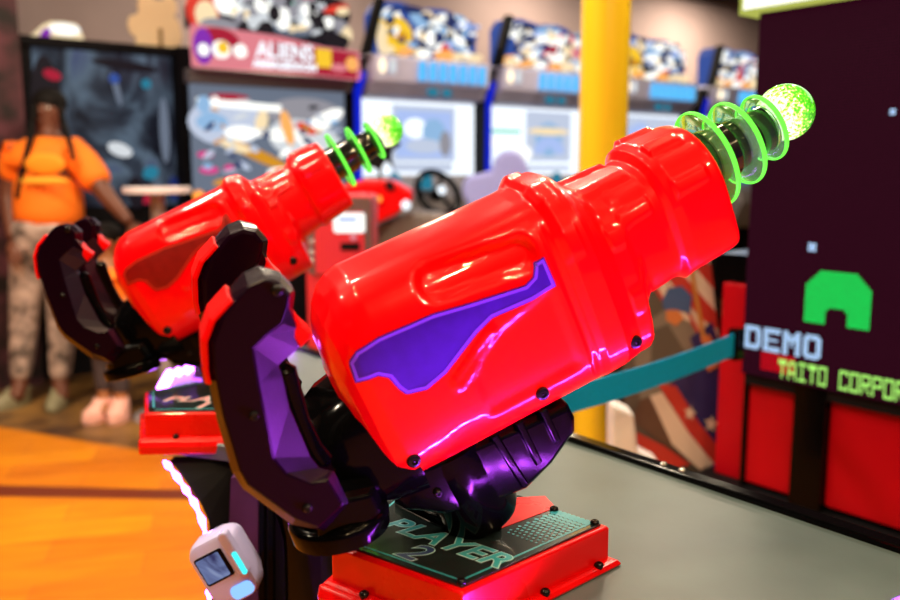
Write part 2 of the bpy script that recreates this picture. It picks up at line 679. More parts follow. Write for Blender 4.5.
def shell_disp(s, h, ang):
    """relief of the moulded shell: pocket, grooves, bars (metres outwards)"""
    d = 0.0
    # long recess in the upper side
    k = seg_dist((s, h), (-.066, .094), (.024, .080))
    d -= .010 * sm((.021 - k) / .009) * (1.0 if s < .05 else 0)
    # slanted bar and flat field low on the side
    k = seg_dist((s, h), (-.088, -.012), (-.036, .019))
    d += .0035 * sm((.0085 - k) / .003)
    d -= .0025 * sm((.0055 - k) / .003)
    # vertical crease behind the front block
    d -= .003 * sm(1 - abs(s - .056) / .006) * sm((.1 - abs(h)) / .02)
    # broad shallow field under the sticker, towards the front
    if -.075 < s < .055:
        e = min(s + .075 - max(0, (h + .02)) * 0.5, .046 - s) / .012
        g = min(h + .072, .022 + (s + .03) * .22 - h) / .012
        d -= .0038 * sm(e) * sm(g)
    # bars on band, neck and collar (by angle round the section)
    for a0, s0, s1, hw, amt in ((62, .062, .090, 12, .0035), (30, .062, .090, 9, .0025), (68, .118, .182, 9, .0045), (30, .118, .182, 8, .004), (112, .118, .182, 9, .0045), (150, .118, .182, 8, .004),
                                (66, .206, .252, 9, .005), (26, .206, .252, 8, .0045), (114, .206, .252, 9, .005), (154, .206, .252, 8, .0045), (-12, .118, .150, 9, .003), (192, .118, .150, 9, .003),
                                (118, .062, .090, 12, .0035), (150, .062, .090, 9, .0025)):
        da = abs((ang - a0 + 180) % 360 - 180)
        if da < hw and s0 < s < s1:
            d += amt * sm((hw - da) / 3.0) * sm((s - s0) / .004) * sm((s1 - s) / .004)
    return d


def section(s, N):
    t, b, hw = interp(T_TOP, s), interp(T_BOT, s), interp(T_HW, s)
    nt_, nb_ = interp(T_NT, s), interp(T_NB, s)
    c = (t + b) / 2
    H = (t - b) / 2
    raw = []
    K = 720
    for i in range(K):
        a = 2 * PI * i / K
        ca, sa = math.cos(a), math.sin(a)
        n = nt_ if sa >= 0 else nb_
        raw.append((hw * math.copysign(abs(ca) ** (2 / n), ca), c + H * math.copysign(abs(sa) ** (2 / n), sa)))
    L = [0.0]
    for i in range(K):
        p, q = raw[i], raw[(i + 1) % K]
        L.append(L[-1] + math.hypot(q[0] - p[0], q[1] - p[1]))
    out = []
    j = 0
    for k in range(N):
        tgt = L[-1] * k / N
        while L[j + 1] < tgt:
            j += 1
        f = (tgt - L[j]) / max(1e-9, L[j + 1] - L[j])
        p, q = raw[j % K], raw[(j + 1) % K]
        out.append((p[0] + (q[0] - p[0]) * f, p[1] + (q[1] - p[1]) * f))
    return out, c, H, hw


def shell_mesh():
    b = BM()
    N = 150
    SS = []
    s = -.200
    while s < .266:
        SS.append(s)
        s += .0015 if (s < -.18 or .048 < s < .215) else .003
    SS.append(.266)
    rings = []
    for s in SS:
        pts, c, H, hw = section(s, N)
        ring = []
        for i, (w, h) in enumerate(pts):
            p0, p1 = pts[i - 1], pts[(i + 1) % N]
            tx, tz = p1[0] - p0[0], p1[1] - p0[1]
            l = math.hypot(tx, tz) or 1
            nx, nz = tz / l, -tx / l
            ang = math.degrees(math.atan2((h - c) / H, abs(w) / hw if w >= 0 else w / hw))
            d = shell_disp(s, h, ang)
            ring.append(b.verts.new((s, -(w + nx * d), h + nz * d)))
        rings.append(ring)
    for A, B in zip(rings, rings[1:]):
        for i in range(N):
            b.faces.new((A[i], A[(i + 1) % N], B[(i + 1) % N], B[i]))
    # rear cap, front rim turned inwards
    for ring, sx, k in ((rings[0], -.2025, .8),):
        pts, c, H, hw = section(-.200, N)
        inner = [b.verts.new((sx, v.co.y * k, (v.co.z - c) * k + c)) for v in ring]
        for i in range(N):
            b.faces.new((ring[i], ring[(i + 1) % N], inner[(i + 1) % N], inner[i]))
        b.faces.new(inner)
    ring = rings[-1]
    c = (interp(T_TOP, .266) + interp(T_BOT, .266)) / 2
    i1 = [b.verts.new((.2672, v.co.y * .95, (v.co.z - c) * .95 + c)) for v in ring]
    i2 = [b.verts.new((.262, v.co.y * .9, (v.co.z - c) * .9 + c)) for v in ring]
    for A, B in ((ring, i1), (i1, i2)):
        for i in range(N):
            b.faces.new((A[i], A[(i + 1) % N], B[(i + 1) % N], B[i]))
    b.faces.new(i2)
    return b


def surf_w(s, h):
    """half width of the shell at (s, h) on its flank, relief included"""
    t, b, hw = interp(T_TOP, s), interp(T_BOT, s), interp(T_HW, s)
    c, H = (t + b) / 2, (t - b) / 2
    n = interp(T_NT, s) if h > c else interp(T_NB, s)
    x = min(.999, abs((h - c) / H))
    return hw * (1 - x ** n) ** (1 / n) + shell_disp(s, h, 0)


STK_UP = [(-.181, .040), (-.178, .062), (-.167, .070), (-.141, .0735), (-.082, .069), (-.044, .061), (.016, .050), (.027, .054), (.034, .066), (.046, .067)]
STK_LO = [(-.181, .040), (-.178, .0395), (-.158, .0375), (-.149, .030), (-.146, .015), (-.141, .005), (-.120, -.001), (-.095, .005), (-.050, .028), (-.029, .035), (.017, .031), (.046, .033)]


def sticker_mesh(side, inset0, inset1, lift, solid):
    """sheet following the flank; solid = filled, else a line between two insets"""
    b = BM()
    poly = STK_LO + STK_UP[::-1][:-1]

    def V(p, l):
        return b.verts.new((p[0], -side * (surf_w(p[0], p[1]) + l), p[1]))
    if solid:
        cols = []
        n = 110
        for i in range(n + 1):
            s = -.1806 + (.0458 + .1806) * i / n
            lo, hi = interp(STK_LO, s), interp(STK_UP, s)
            cols.append([V((s, lo + (hi - lo) * j / 12), lift) for j in range(13)])
        for A, B in zip(cols, cols[1:]):
            for j in range(12):
                b.faces.new((A[j], B[j], B[j + 1], A[j + 1]))
    else:
        dense = []
        n = len(poly)
        A_, B_ = offset_poly(poly, inset0), offset_poly(poly, inset1)
        ra, rb = [], []
        for i in range(n):
            for k in range(6):
                f = k / 6
                ra.append([A_[i][j] + (A_[(i + 1) % n][j] - A_[i][j]) * f for j in (0, 1)])
                rb.append([B_[i][j] + (B_[(i + 1) % n][j] - B_[i][j]) * f for j in (0, 1)])
        va = [V(p, lift) for p in ra]
        vb = [V(p, lift) for p in rb]
        for i in range(len(va)):
            k = (i + 1) % len(va)
            b.faces.new((va[i], va[k], vb[k], vb[i]))
    return b


def screw_mesh(c, axis, r):
    b = BM()
    axis = Vector(axis).normalized()
    lathe(b, [(-.004, r * .7), (0, r), (.0012, r), (.0032, r * .86), (.0042, r * .6), (.0042, r * .42), (.0016, r * .40), (.0016, .0004)], c, axis, 20)
    lathe(b, [(.0012, r * .2), (.003, r * .18), (.0034, r * .08)], c, axis, 8)
    return b


HAND_F = [(238, 296), (248, 285), (264, 278.5), (280, 282), (291, 294), (289, 307), (284, 323), (268, 335), (254.5, 348), (260, 383), (267, 417), (275, 457), (287, 472), (313, 482), (328, 477), (344, 504), (318, 528),
          (294, 519), (247, 485), (239, 471), (222, 415), (213, 370), (212, 342), (221, 318)]
HAND_M = [(235, 291), (247, 281), (264, 274.5), (282, 277), (295, 291), (293, 309), (298, 330), (299, 349), (279, 366), (283, 377), (290, 408), (311, 457), (320, 468), (328, 471), (334, 471), (349, 503), (325, 531),
          (292, 525), (243, 489), (232, 472), (215, 413), (205, 366), (204, 337), (212, 316)]


def handle(root, side):
    def P(lst, w_meas, w, ins=0.0):
        pl = [gl(u, v, w_meas) for u, v in lst]
        if ins:
            pl = offset_poly(pl, ins)
        return [Vector((a, -side * w, h)) for a, h in pl]
    b = BM()
    prism(b, [P(HAND_F, .13, .078, .004), P(HAND_F, .13, .081, .001), P(HAND_M, .115, .094), P(HAND_M, .115, .1145), P(HAND_F, .13, .131, .0005), P(HAND_F, .13, .1325, .0025)])
    nF = len(HAND_F)
    b.faces.ensure_lookup_table()
    for lay_i in (1, 3):
        for k in range(6, 15):
            b.faces[lay_i * nF + k].material_index = 1
    h = link('handle', b, [M['grip'], M['rubber']], root, bevel=.0016, seg=3)
    # red insert along the back of the upper arm
    b = BM()
    idx = [20, 21, 22, 23, 0]
    edge = [Vector(gl(*HAND_M[i], .115)) for i in idx]
    out = []
    for i, p in enumerate(edge):
        d = (edge[min(i + 1, 4)] - edge[max(i - 1, 0)]).normalized()
        out.append((p, Vector((-d.y, d.x))))
    edge0 = edge[:]
    edge = [edge0[0] + (edge0[1] - edge0[0]) * .72] + edge0[1:4] + [edge0[3] + (edge0[4] - edge0[3]) * .80]
    L1, L2 = [], []
    for i, p in enumerate(edge):
        d = (edge[min(i + 1, 4)] - edge[max(i - 1, 0)]).normalized()
        nrm = Vector((-d.y, d.x))
        L1.append(p + nrm * .003)
        L2.append(p - nrm * .0025)
    loop = L1 + L2[::-1]
    lay = []
    cen = sum(loop, Vector((0, 0))) / len(loop)
    for w, k in ((.080, .0), (.084, .003), (.124, .003), (.129, .0)):
        L1k = [p + (q - p).normalized() * (.003 - k) for p, q in zip(L1, L2)]
        lp = L1k + L2[::-1]
        lay.append([Vector((p.x, -side * w, p.y)) for p in lp])
    prism(b, lay)
    o = link('red_grip_insert', b, M['red_trim'], h, bevel=.0008)
    o['label'] = 'red insert along the back of the grip'
    # red trigger under the head of the handle
    b = BM()
    tr = [gl(u, v, .10) for u, v in ((288, 305), (292, 309), (299, 319), (309.5, 328), (308, 334), (298, 343), (285, 326))]
    prism(b, [[Vector((a, -side * w, q)) for a, q in offset_poly(tr, i)] for w, i in ((.086, .002), (.089, 0), (.114, 0), (.117, .002))])
    o = link('trigger', b, M['red_trim'], h, bevel=.0008)
    o['label'] = 'red trigger under the head of the grip'
    # round black finger grip across the open side
    b = BM()
    pts = [gl(u, v, .1) for u, v in ((281, 366), (285, 372), (291, 392), (300, 420), (312, 447), (321, 461), (325, 468))]
    rr = [.006, .0115, .0105, .0095, .0105, .0125, .006]
    tube(b, [Vector((a, -side * .097, q)) for a, q in pts], rr, 16)
    link('finger_grip', b, M['black'], h, smooth=True)
    for u, v in ((277, 290), (254, 415), (307, 507)):
        a, q = gl(u, v, .131)
        link('screw', screw_mesh((a, -side * .1322, q), (0, -side, 0), .0048 if v != 290 else .0056), M['black_metal'], h, smooth=True)


def build_gun(mtx):
    root = empty('light_gun', mtx=mtx)
    link('body_shell', shell_mesh(), M['red_shell'], root, smooth=True, angle=60)
    for side in (1, -1):
        st = link('side_sticker', sticker_mesh(side, 0, 0, .0009, True), M['sticker'], root, smooth=True)
        st['label'] = 'violet sticker in the recess of the flank'
        link('sticker_line', sticker_mesh(side, .0014, .0046, .0014, False), M['sticker_rim'], st)
        for (s, h) in ((.108, -.074), (-.010, -.074), (-.164, -.070)):
            link('screw', screw_mesh((s, -side * (surf_w(s, h) + .0006), h), (0, -side, 0), .0078), M['black_metal'], root, smooth=True)
    # barrel, rings, ball
    b = BM()
    c0 = Vector((.2, 0, .046))
    lathe(b, [(.0, .030), (.05, .0345), (.055, .0345), (.118, .034), (.119, .030), (.150, .0290), (.154, .0275), (.180, .0265), (.184, .023)], c0, (1, 0, 0), 48)
    lathe(b, [(.057, .036), (.0585, .0372), (.061, .0372), (.0625, .036)], c0, (1, 0, 0), 48)
    link('barrel', b, M['barrel'], root, smooth=True)
    for s, R0, hh in ((.292, .0575, .0465), (.334, .0500, .0465), (.373, .0395, .0480)):
        b = BM()
        lathe_ring = [(-.003, R0), (.003, R0)]
        n = 64
        rings = []
        for a, r in ((-.0032, R0), (-.0025, R0 - .0016), (-.0022, .0285), (.0022, .0285), (.0025, R0 - .0016), (.0032, R0)):
            rings.append([b.verts.new((s + a, r * math.cos(2 * PI * k / n), hh + r * math.sin(2 * PI * k / n))) for k in range(n)])
        rings.append(rings[0])
        for A, B in zip(rings, rings[1:]):
            for k in range(n):
                b.faces.new((A[k], A[(k + 1) % n], B[(k + 1) % n], B[k]))
        rg = link('acrylic_ring', b, M['acrylic'], root, smooth=True)
        rg['label'] = 'clear green acrylic disc glowing at its edge'
        b = BM()
        torus(b, (s, 0, hh), (1, 0, 0), R0, .0012, .0030, 72, 10)
        link('glowing_edge', b, M['acrylic_edge'], rg, smooth=True)
    bl = BM()
    ellipsoid(bl, (0, 0, 0), .0328, 40, 28)
    o = link('glowing_ball', bl, M['ball'], root, smooth=True)
    o.location = (.4055, 0, .0525)
    o['label'] = 'glowing green crackle ball at the muzzle'
    # black rear housing between grips and shell
    b = BM()
    prof = [(-.258, -.035, -.07, .040), (-.252, -.015, -.085, .055), (-.24, .002, -.10, .064), (-.22, .012, -.12, .070), (-.19, .018, -.13, .072), (-.16, .018, -.135, .072)]
    lay = []
    for s, t, bo, hw in prof:
        ring = []
        c, H = (t + bo) / 2, (t - bo) / 2
        for k in range(40):
            a = 2 * PI * k / 40
            ca, sa = math.cos(a), math.sin(a)
            ring.append(Vector((s, -hw * math.copysign(abs(ca) ** .6, ca), c + H * math.copysign(abs(sa) ** .6, sa))))
        lay.append(ring)
    prism(b, lay)
    link('rear_housing', b, M['black'], root, smooth=True)
    handle(root, 1)
    handle(root, -1)
    # round turret under the grips, and the arm tying it to the body
    def loc(u, v, d):
        return G2I @ at(u, v, d)
    zl = (G2I.to_3x3() @ Vector((0, 0, 1))).normalized()
    tilt = (zl * .75 + Vector((0, 0, 1)) * .55).normalized()
    b = BM()
    tc_ = loc(338, 512, .925)
    lathe(b, [(-.022, .045), (-.020, .052), (-.004, .054), (.000, .0525), (.002, .050), (.003, .044), (.012, .044), (.014, .040)], tc_, tilt, 48)
    link('turret_collar', b, M['black'], root, smooth=True)
    b = BM()
    lay = []
    for y, k in ((-.100, .85), (-.09, 1), (.09, 1), (.100, .85)):
        lay.append([Vector((-.262 + dx * k, y, -.078 + dz * k)) for dx, dz in ((-.026, -.006), (-.016, .014), (.02, .022), (.05, .012), (.05, -.018), (.0, -.024))])
    prism(b, lay)
    link('grip_crossbar', b, M['black'], root, bevel=.003)
    # swivel mount
    b = BM()
    side_prof = [gl(u, v, .03) for u, v in ((372, 466), (392, 462), (428, 452), (560, 396), (567, 410), (567, 424), (545, 455), (520, 480), (470, 500), (440, 505), (400, 500), (380, 484))]
    prism(b, [[Vector((a, -w, h)) for a, h in offset_poly(side_prof, ins)] for w, ins in ((-.056, .006), (-.050, 0), (.050, 0), (.056, .006))])
    mt = link('swivel_mount', b, M['black'], root, bevel=.002)
    # slats on the front of the mount
    for u0, v0, u1, v1 in ((492, 433, 524, 484), (517, 420, 538, 462), (541, 408, 556, 440)):
        b = BM()
        p0, p1 = Vector(gl(u0, v0, .055)), Vector(gl(u1, v1, .055))
        d = (p1 - p0).normalized()
        n_ = Vector((-d.y, d.x)) * .0045
        lp = [p0 - n_, p1 - n_, p1 + n_, p0 + n_]
        prism(b, [[Vector((q[0], -w, q[1])) for q in offset_poly([tuple(x) for x in lp], i)] for w, i in ((-.061, .0015), (-.059, 0), (.059, 0), (.061, .0015))])
        link('cooling_rib', b, M['black'], mt, bevel=.001)
    b = BM()
    a0, h0 = gl(462, 448, .03)
    lathe(b, [(-.104, .034), (-.100, .044), (-.092, .0475), (.0, .0475), (.01, .046)], (a0 - .012, -.014, h0), (-.02, 0.0, 1), 48)
    link('swivel_drum', b, M['black'], mt, smooth=True)
    b = BM()
    for q in ((367, 452), ):
        a, h = gl(379, 470, .06)
        box(b, (a - .018, -.066, h - .016), (a + .03, .066, h + .014))
    link('hinge_lug', b, M['black'], mt, bevel=.003)
    for u, v in ((389.5, 473), (440.5, 497)):
        a, h = gl(u, v, .066)
        link('screw', screw_mesh((a, -.0668 if v < 480 else -.0566, h), (0, -1, 0), .0052), M['black_metal'], mt, smooth=True)
    # neck down to the base plate
    b = BM()
    foot = [on_z(u, v, .8315) for u, v in ((394, 505), (430, 523), (470, 539), (502, 531), (500, 514), (466, 500), (420, 490))]
    cen = sum(foot, Vector()) / len(foot)
    lay = []
    for z, k in ((0, 1), (.012, 1), (.0125, .9), (.05, .86), (.085, .84)):
        lay.append([G2I @ (cen + (p - cen) * k + Vector((0, 0, z))) for p in foot])
    prism(b, lay)
    link('mount_neck', b, M['black'], mt, bevel=.002)
    return root


gun2 = build_gun(G2)
tag(gun2, 'large red light gun in front with violet side stickers, mounted on the PLAYER 2 base', 'light gun', 'mounted light guns')
gun1 = copy_tree(gun2)
gun1.matrix_world = G1
tag(gun1, 'farther red light gun with dark red side stickers, in front of the woman', 'light gun', 'mounted light guns')
for ch in gun1.children:
    if ch.name.startswith('side_sticker'):
        ch.data = ch.data.copy()
        ch.data.materials[0] = M['sticker_red']
        ch['label'] = 'dark red sticker in the recess of the flank'
        for g in ch.children:
            g.data = g.data.copy()
            g.data.materials[0] = M['sticker_red_rim']


# ================================================================== GUN BASES
BZ = .83
LIDPX = [(338, 544), (462, 588), (602, 525), (557, 510), (520, 496), (392, 498)]
lid_w = [on_z(u, v, BZ) for u, v in LIDPX]
# closed plan of the base: player's edge L-F, right flank F-R, short far edge R-B, left flank back to L
BC = Vector((.625, .745, 0))
ED = (lid_w[1] - lid_w[0])
BASE_ANG = math.atan2(ED.y, ED.x)


def build_base(name_txt):
    root = empty('gun_base', (BC.x, BC.y, .78))

    def loc(p):
        return Vector((p.x - BC.x, p.y - BC.y))
    plan = [loc(p) for p in lid_w]
    plan = [(p.x, p.y) for p in plan]
    b = BM()
    o1 = offset_poly(plan, -.006)
    prism(b, [[Vector((x, y, z)) for x, y in offset_poly(o1, i)] for z, i in ((.006, 0), (.046, 0), (.049, .002))])
    bx = link('base_box', b, M['red_box'], root, bevel=.0015)
    b = BM()
    o2 = offset_poly(plan, -.016)
    # rounded flange
    prism(b, [[Vector((x, y, z)) for x, y in offset_poly(o2, i)] for z, i in ((-.0005, .0), (.002, -.001), (.006, .002), (.0075, .006))])
    fl = link('base_flange', b, M['red_box'], root, bevel=.001)
    b = BM()
    e0, e1 = Vector(o2[0]), Vector(o2[1])
    dd = (e1 - e0).normalized()
    nn = Vector((dd.y, -dd.x))
    if nn.dot(e0) < 0:
        nn = -nn
    lay = []
    for t, k in ((-.002, .5), (.004, 1), (-.004, 1), (.002, .5)):
        c = (e0 if len(lay) < 2 else e1) + dd * t
        lay.append([Vector((c.x + nn.x * o * k, c.y + nn.y * o * k, z)) for o, z in ((-.004, .005), (.004, .004), (.009, -.006), (.007, -.020), (-.002, -.022), (-.006, -.004))])
    prism(b, lay)
    link('front_skirt', b, M['red_box'], fl, bevel=.002)
    b = BM()
    prism(b, [[Vector((x, y, z)) for x, y in offset_poly(plan, i)] for z, i in ((.0485, .001), (.0512, .001), (.0517, .002))])
    lid = link('printed_plate', b, M['lid'], root, bevel=.0004)
    lid['label'] = 'black plate printed with teal lines and the player number'
    # teal border line
    b = BM()
    A_, B_ = offset_poly(plan, .0082), offset_poly(plan, .0112)
    va = [b.verts.new((x, y, .0520)) for x, y in A_]
    vb = [b.verts.new((x, y, .0520)) for x, y in B_]
    for i in range(len(va)):
        k = (i + 1) % len(va)
        b.faces.new((va[i], va[k], vb[k], vb[i]))
    link('border_line', b, M['teal'], lid)
    # lettering: line direction parallel to the printed baseline
    p0, p1 = on_z(393, 528, BZ), on_z(497, 565, BZ)
    d = (p1 - p0)
    th = math.atan2(d.y, d.x)
    for s, size, uv, k in (('PLAYER', .050, (443, 543), 1), (name_txt, .058, (413, 554), 1)):
        c = on_z(*uv, BZ)
        c = Vector((c.x - BC.x, c.y - BC.y, 0))
        for off, m, z, nm in ((.0020, M['pale'], .0522, 'outline_lettering'), (.0006, M['pink_print'] if name_txt == '1' else M['teal'] if s == 'PLAYER' else M['deep_blue'], .0525, 'lettering')):
            tm = text_mesh(s, size, .22, off, 0, True, 1.04)
            bmesh.ops.scale(tm, vec=(1, .95, 1), verts=tm.verts)
            bmesh.ops.transform(tm, matrix=Matrix.Translation((c.x, c.y, z)) @ Matrix.Rotation(th, 4, 'Z'), verts=tm.verts)
            link(nm, tm, m, lid)
    b = BM()
    rp = [on_z(u, v, BZ) for u, v in ((498, 531), (500, 500), (545, 497.5), (556, 509), (530, 519))]
    prism(b, [[Vector((p.x - BC.x, p.y - BC.y, z)) for p in rp] for z in (.050, .0523)])
    link('red_mount_plate', b, M['red_box'], root)['label'] = 'red plate showing behind the mount'
    # field of teal dots at the far right
    b = BM()
    for i in range(13):
        for j in range(8):
            u0 = i / 12
            v0 = (j + .5 * (i % 2)) / 8
            a = Vector(plan[1]) * .42 + Vector(plan[2]) * .58
            e = Vector(plan[2])
            w_ = (Vector(plan[3]) - Vector(plan[2])) * 1.35
            q = a + (e - a) * (u0 * .93) + w_ * (.12 + v0 * .6)
            r = .0016 + .0026 * u0
            ring = [b.verts.new((q.x + r * math.cos(t * PI / 4), q.y + r * math.sin(t * PI / 4), .0521)) for t in range(8)]
            b.faces.new(ring)
    link('dot_pattern', b, M['teal'], lid)
    # screws on the plate and in the flange
    for (x, y) in [offset_poly(plan, .006)[i] for i in (0, 1, 2, 3)]:
        link('screw', screw_mesh((x, y, .0522), (0, 0, 1), .0055), M['black_metal'], root, smooth=True)
    ring = offset_poly(plan, -.011)
    for i, f in ((0, .3), (0, .85), (1, .5), (1, .88)):
        p, q = Vector(ring[i]), Vector(ring[(i + 1) % len(ring)])
        c = p + (q - p) * f
        link('screw', screw_mesh((c.x, c.y, .0085), (0, 0, 1), .0055), M['black_metal'], fl, smooth=True)
    return root


base2 = build_base('2')
tag(base2, 'red gun base with black printed plate reading PLAYER 2, in front on the grey console', 'gun base', 'gun bases on the console')
base1 = build_base('1')
tag(base1, 'red gun base lit violet, under the farther gun at the far corner of the console', 'gun base', 'gun bases on the console')
# farther base: its player's edge lies square to the view
Lp, Fp = on_z(148, 412, BZ), on_z(236, 411, BZ)
ang1 = math.atan2((Fp - Lp).y, (Fp - Lp).x) - BASE_ANG
l0 = Vector((lid_w[0].x - BC.x, lid_w[0].y - BC.y, 0))
l0r = Matrix.Rotation(ang1, 3, 'Z') @ l0
base1.location = (Lp.x - l0r.x, Lp.y - l0r.y, .78)
base1.rotation_euler = (0, 0, ang1)


# ================================================================== CONSOLE
console = empty('game_console', (.8, 1.2, 0))
tag(console, 'wide black game console with grey green top carrying both red guns', 'console')
TOP = [(1.078, .400), (.82, .420), (.62, .50), (.545, .66), (.505, .83), (.60, .99), (.63, 1.20), (.60, 1.365), (.515, 1.50), (.62, 1.76), (.70, 1.915), (1.085, 2.05)]


def cl(p):
    return Vector((p[0] - .8, p[1] - 1.2, p[2] if len(p) > 2 else 0))


b = BM()
prism(b, [[cl((x, y, z)) for x, y in offset_poly(TOP, i)] for z, i in ((.748, .004), (.750, 0), (.776, 0), (.779, .003))])
link('console_top', b, M['table'], console)
b = BM()
body = offset_poly([(1.07, .42), (.84, .45), (.70, .58), (.66, .80), (.68, 1.00), (.68, 1.22), (.66, 1.42), (.68, 1.6), (.72, 1.80), (.76, 1.89), (1.07, 1.99)], 0)
prism(b, [[cl((x, y, z)) for x, y in body] for z in (.0, .748)])
link('console_body', b, M['cab_black'], console)
# raised black edge along the screen side
b = BM()
box(b, (1.066 - .8, .402 - 1.2, .772), (1.092 - .8, 2.045 - 1.2, .7885))
tr = link('edge_rail', b, M['black'], console, bevel=.003)
for y in (.80, .835, 1.45, 1.62):
    link('screw', screw_mesh((1.079 - .8, y - 1.2, .7885), (0, 0, 1), .006), M['steel'], tr, smooth=True)


def led_strip(name, pts, r=.005, label=None, m='led_side', step=.012, waist=.35):
    pts = [Vector(p) for p in pts]
    dense = []
    for a, c in zip(pts, pts[1:]):
        n = max(2, int((c - a).length / step))
        dense += [a + (c - a) * i / n for i in range(n)]
    dense.append(pts[-1])
    b = BM()
    tube(b, [cl(p) for p in dense], [r * (1.0 if i % 2 else waist) for i in range(len(dense))], 8)
    o = link(name, b, M[m], console, smooth=True)
    if label:
        o['label'] = label
    return o


led_strip('led_strip', [(x, y, .770) for x, y in [(1.078, .392), (.82, .411), (.616, .492), (.538, .655)]], .0065, 'glowing violet led tape along the near edge of the console', 'led', .014, .10)
led_strip('led_strip', [(x, y, .786) for x, y in [(.63, 1.80), (.695, 1.925), (1.085, 2.056)]], .012, 'glowing violet led tape along the far edge of the console')
fin_px = [(164, 461, 1.53), (172, 470, 1.52), (182, 484, 1.51), (194, 502, 1.50), (202, 520, 1.495), (207, 540, 1.49), (208.5, 560, 1.49), (209.5, 600, 1.49), (209, 660, 1.49), (205, 740, 1.49)]
fin_pts = [at(*p) for p in fin_px]
led_strip('led_strip', fin_pts, .006, 'glowing violet led tape down the curved side fin')
b = BM()
back = Vector((.10, .03, 0))
sh = RIGHT * .010
loop = [p + sh for p in fin_pts] + [p + RIGHT * .13 for p in fin_pts[::-1]]
prism(b, [[cl(p) for p in loop], [cl(p + FLAT * .025) for p in loop]])
link('side_fin', b, M['cab_black'], console)
b = BM()
q = [at(u, v, 1.44) for u, v in ((231, 478), (258, 474), (258, 640), (224, 640))]
prism(b, [[cl(p) for p in q], [cl(p + FLAT * .03) for p in q]])
link('violet_lit_panel', b, M['cab_violet_lit'], console)['label'] = 'violet lit panel beside the card reader'
b = BM()
for u0, u1, d in ((259, 264, 1.38), (268, 273, 1.37)):
    q = [at(u, v, d) for u, v in ((u0, 440), (u1, 440), (u1, 700), (u0, 700))]
    prism(b, [[cl(p) for p in q], [cl(p + FLAT * .02) for p in q]])
link('door_edge', b, M['black'], console)

# ------------------------------------------------------------------ card reader
M['reader_white'] = mat('pearly_white_plastic', (0.50, 0.50, 0.92), 0.3, coat=0.4)
M['reader_screen'] = art_glow('reader_display', [(.02, .03, .12), (.16, .22, .45), (.4, .5, .75)], .8, 18)
M['aqua'] = glow('aqua_led', (.05, .75, .72), 1.6)
M['ice'] = glow('pale_blue_led', (.25, .5, 1.0), 1.3)
rc = at(226, 566, 1.26)
rm = Matrix((RIGHT, FLAT, ZUP)).transposed().to_4x4()
rm.translation = rc
reader = empty('card_reader', mtx=rm @ Matrix.Rotation(R_(-28), 4, 'Y'))
tag(reader, 'white rounded card reader with small blue screen, fixed to the console beside the orange floor', 'card reader')


def rrect(w, h, r, n=6):
    out = []
    for cx, cz, a0 in ((w - r, h - r, 0), (-w + r, h - r, 90), (-w + r, -h + r, 180), (w - r, -h + r, 270)):
        for k in range(n + 1):
            a = R_(a0 + 90 * k / n)
            out.append((cx + r * math.cos(a), cz + r * math.sin(a)))
    return out


b = BM()
pl = rrect(.036, .052, .020)
prism(b, [[Vector((x * k, y, z * k)) for x, z in pl] for y, k in ((-.020, .86), (-.017, .95), (-.008, 1), (.02, 1), (.05, .8))])
link('reader_housing', b, M['reader_white'], reader, smooth=True)
b = BM()
prism(b, [[Vector((x - .006, y, z + .012)) for x, z in rrect(.022, .022, .004)] for y in (-.0215, -.019)])
link('reader_bezel', b, M['black'], reader)
b = BM()
prism(b, [[Vector((x - .008, y, z + .012)) for x, z in rrect(.018, .019, .002)] for y in (-.0222, -.021)])
link('display', b, M['reader_screen'], reader)
b = BM()
prism(b, [[Vector((x + .030, y, z + .018)) for x, z in rrect(.007, .036, .006)] for y in (-.030, -.010)])
sl = link('card_slot', b, M['reader_white'], reader, bevel=.003)
b = BM()
prism(b, [[Vector((x + .033, y, z + .004)) for x, z in rrect(.0035, .018, .003)] for y in (-.0315, -.028)])
link('slot_light', b, M['aqua'], sl)['label'] = 'glowing aqua light of the card slot'
b = BM()
prism(b, [[Vector((x + .012, y, z - .036)) for x, z in rrect(.017, .010, .008)] for y in (-.022, -.018)])
link('reader_light', b, M['ice'], reader)['label'] = 'pale blue glow at the foot of the reader'

# ================================================================== LED WALL DISPLAY
disp = empty('led_display', (2.3, .9, 0))
tag(disp, 'tall dark led wall display with green shield and DEMO lettering behind the console', 'arcade screen')


def dl(x, y, z):
    return (x - 2.3, y - .9, z)


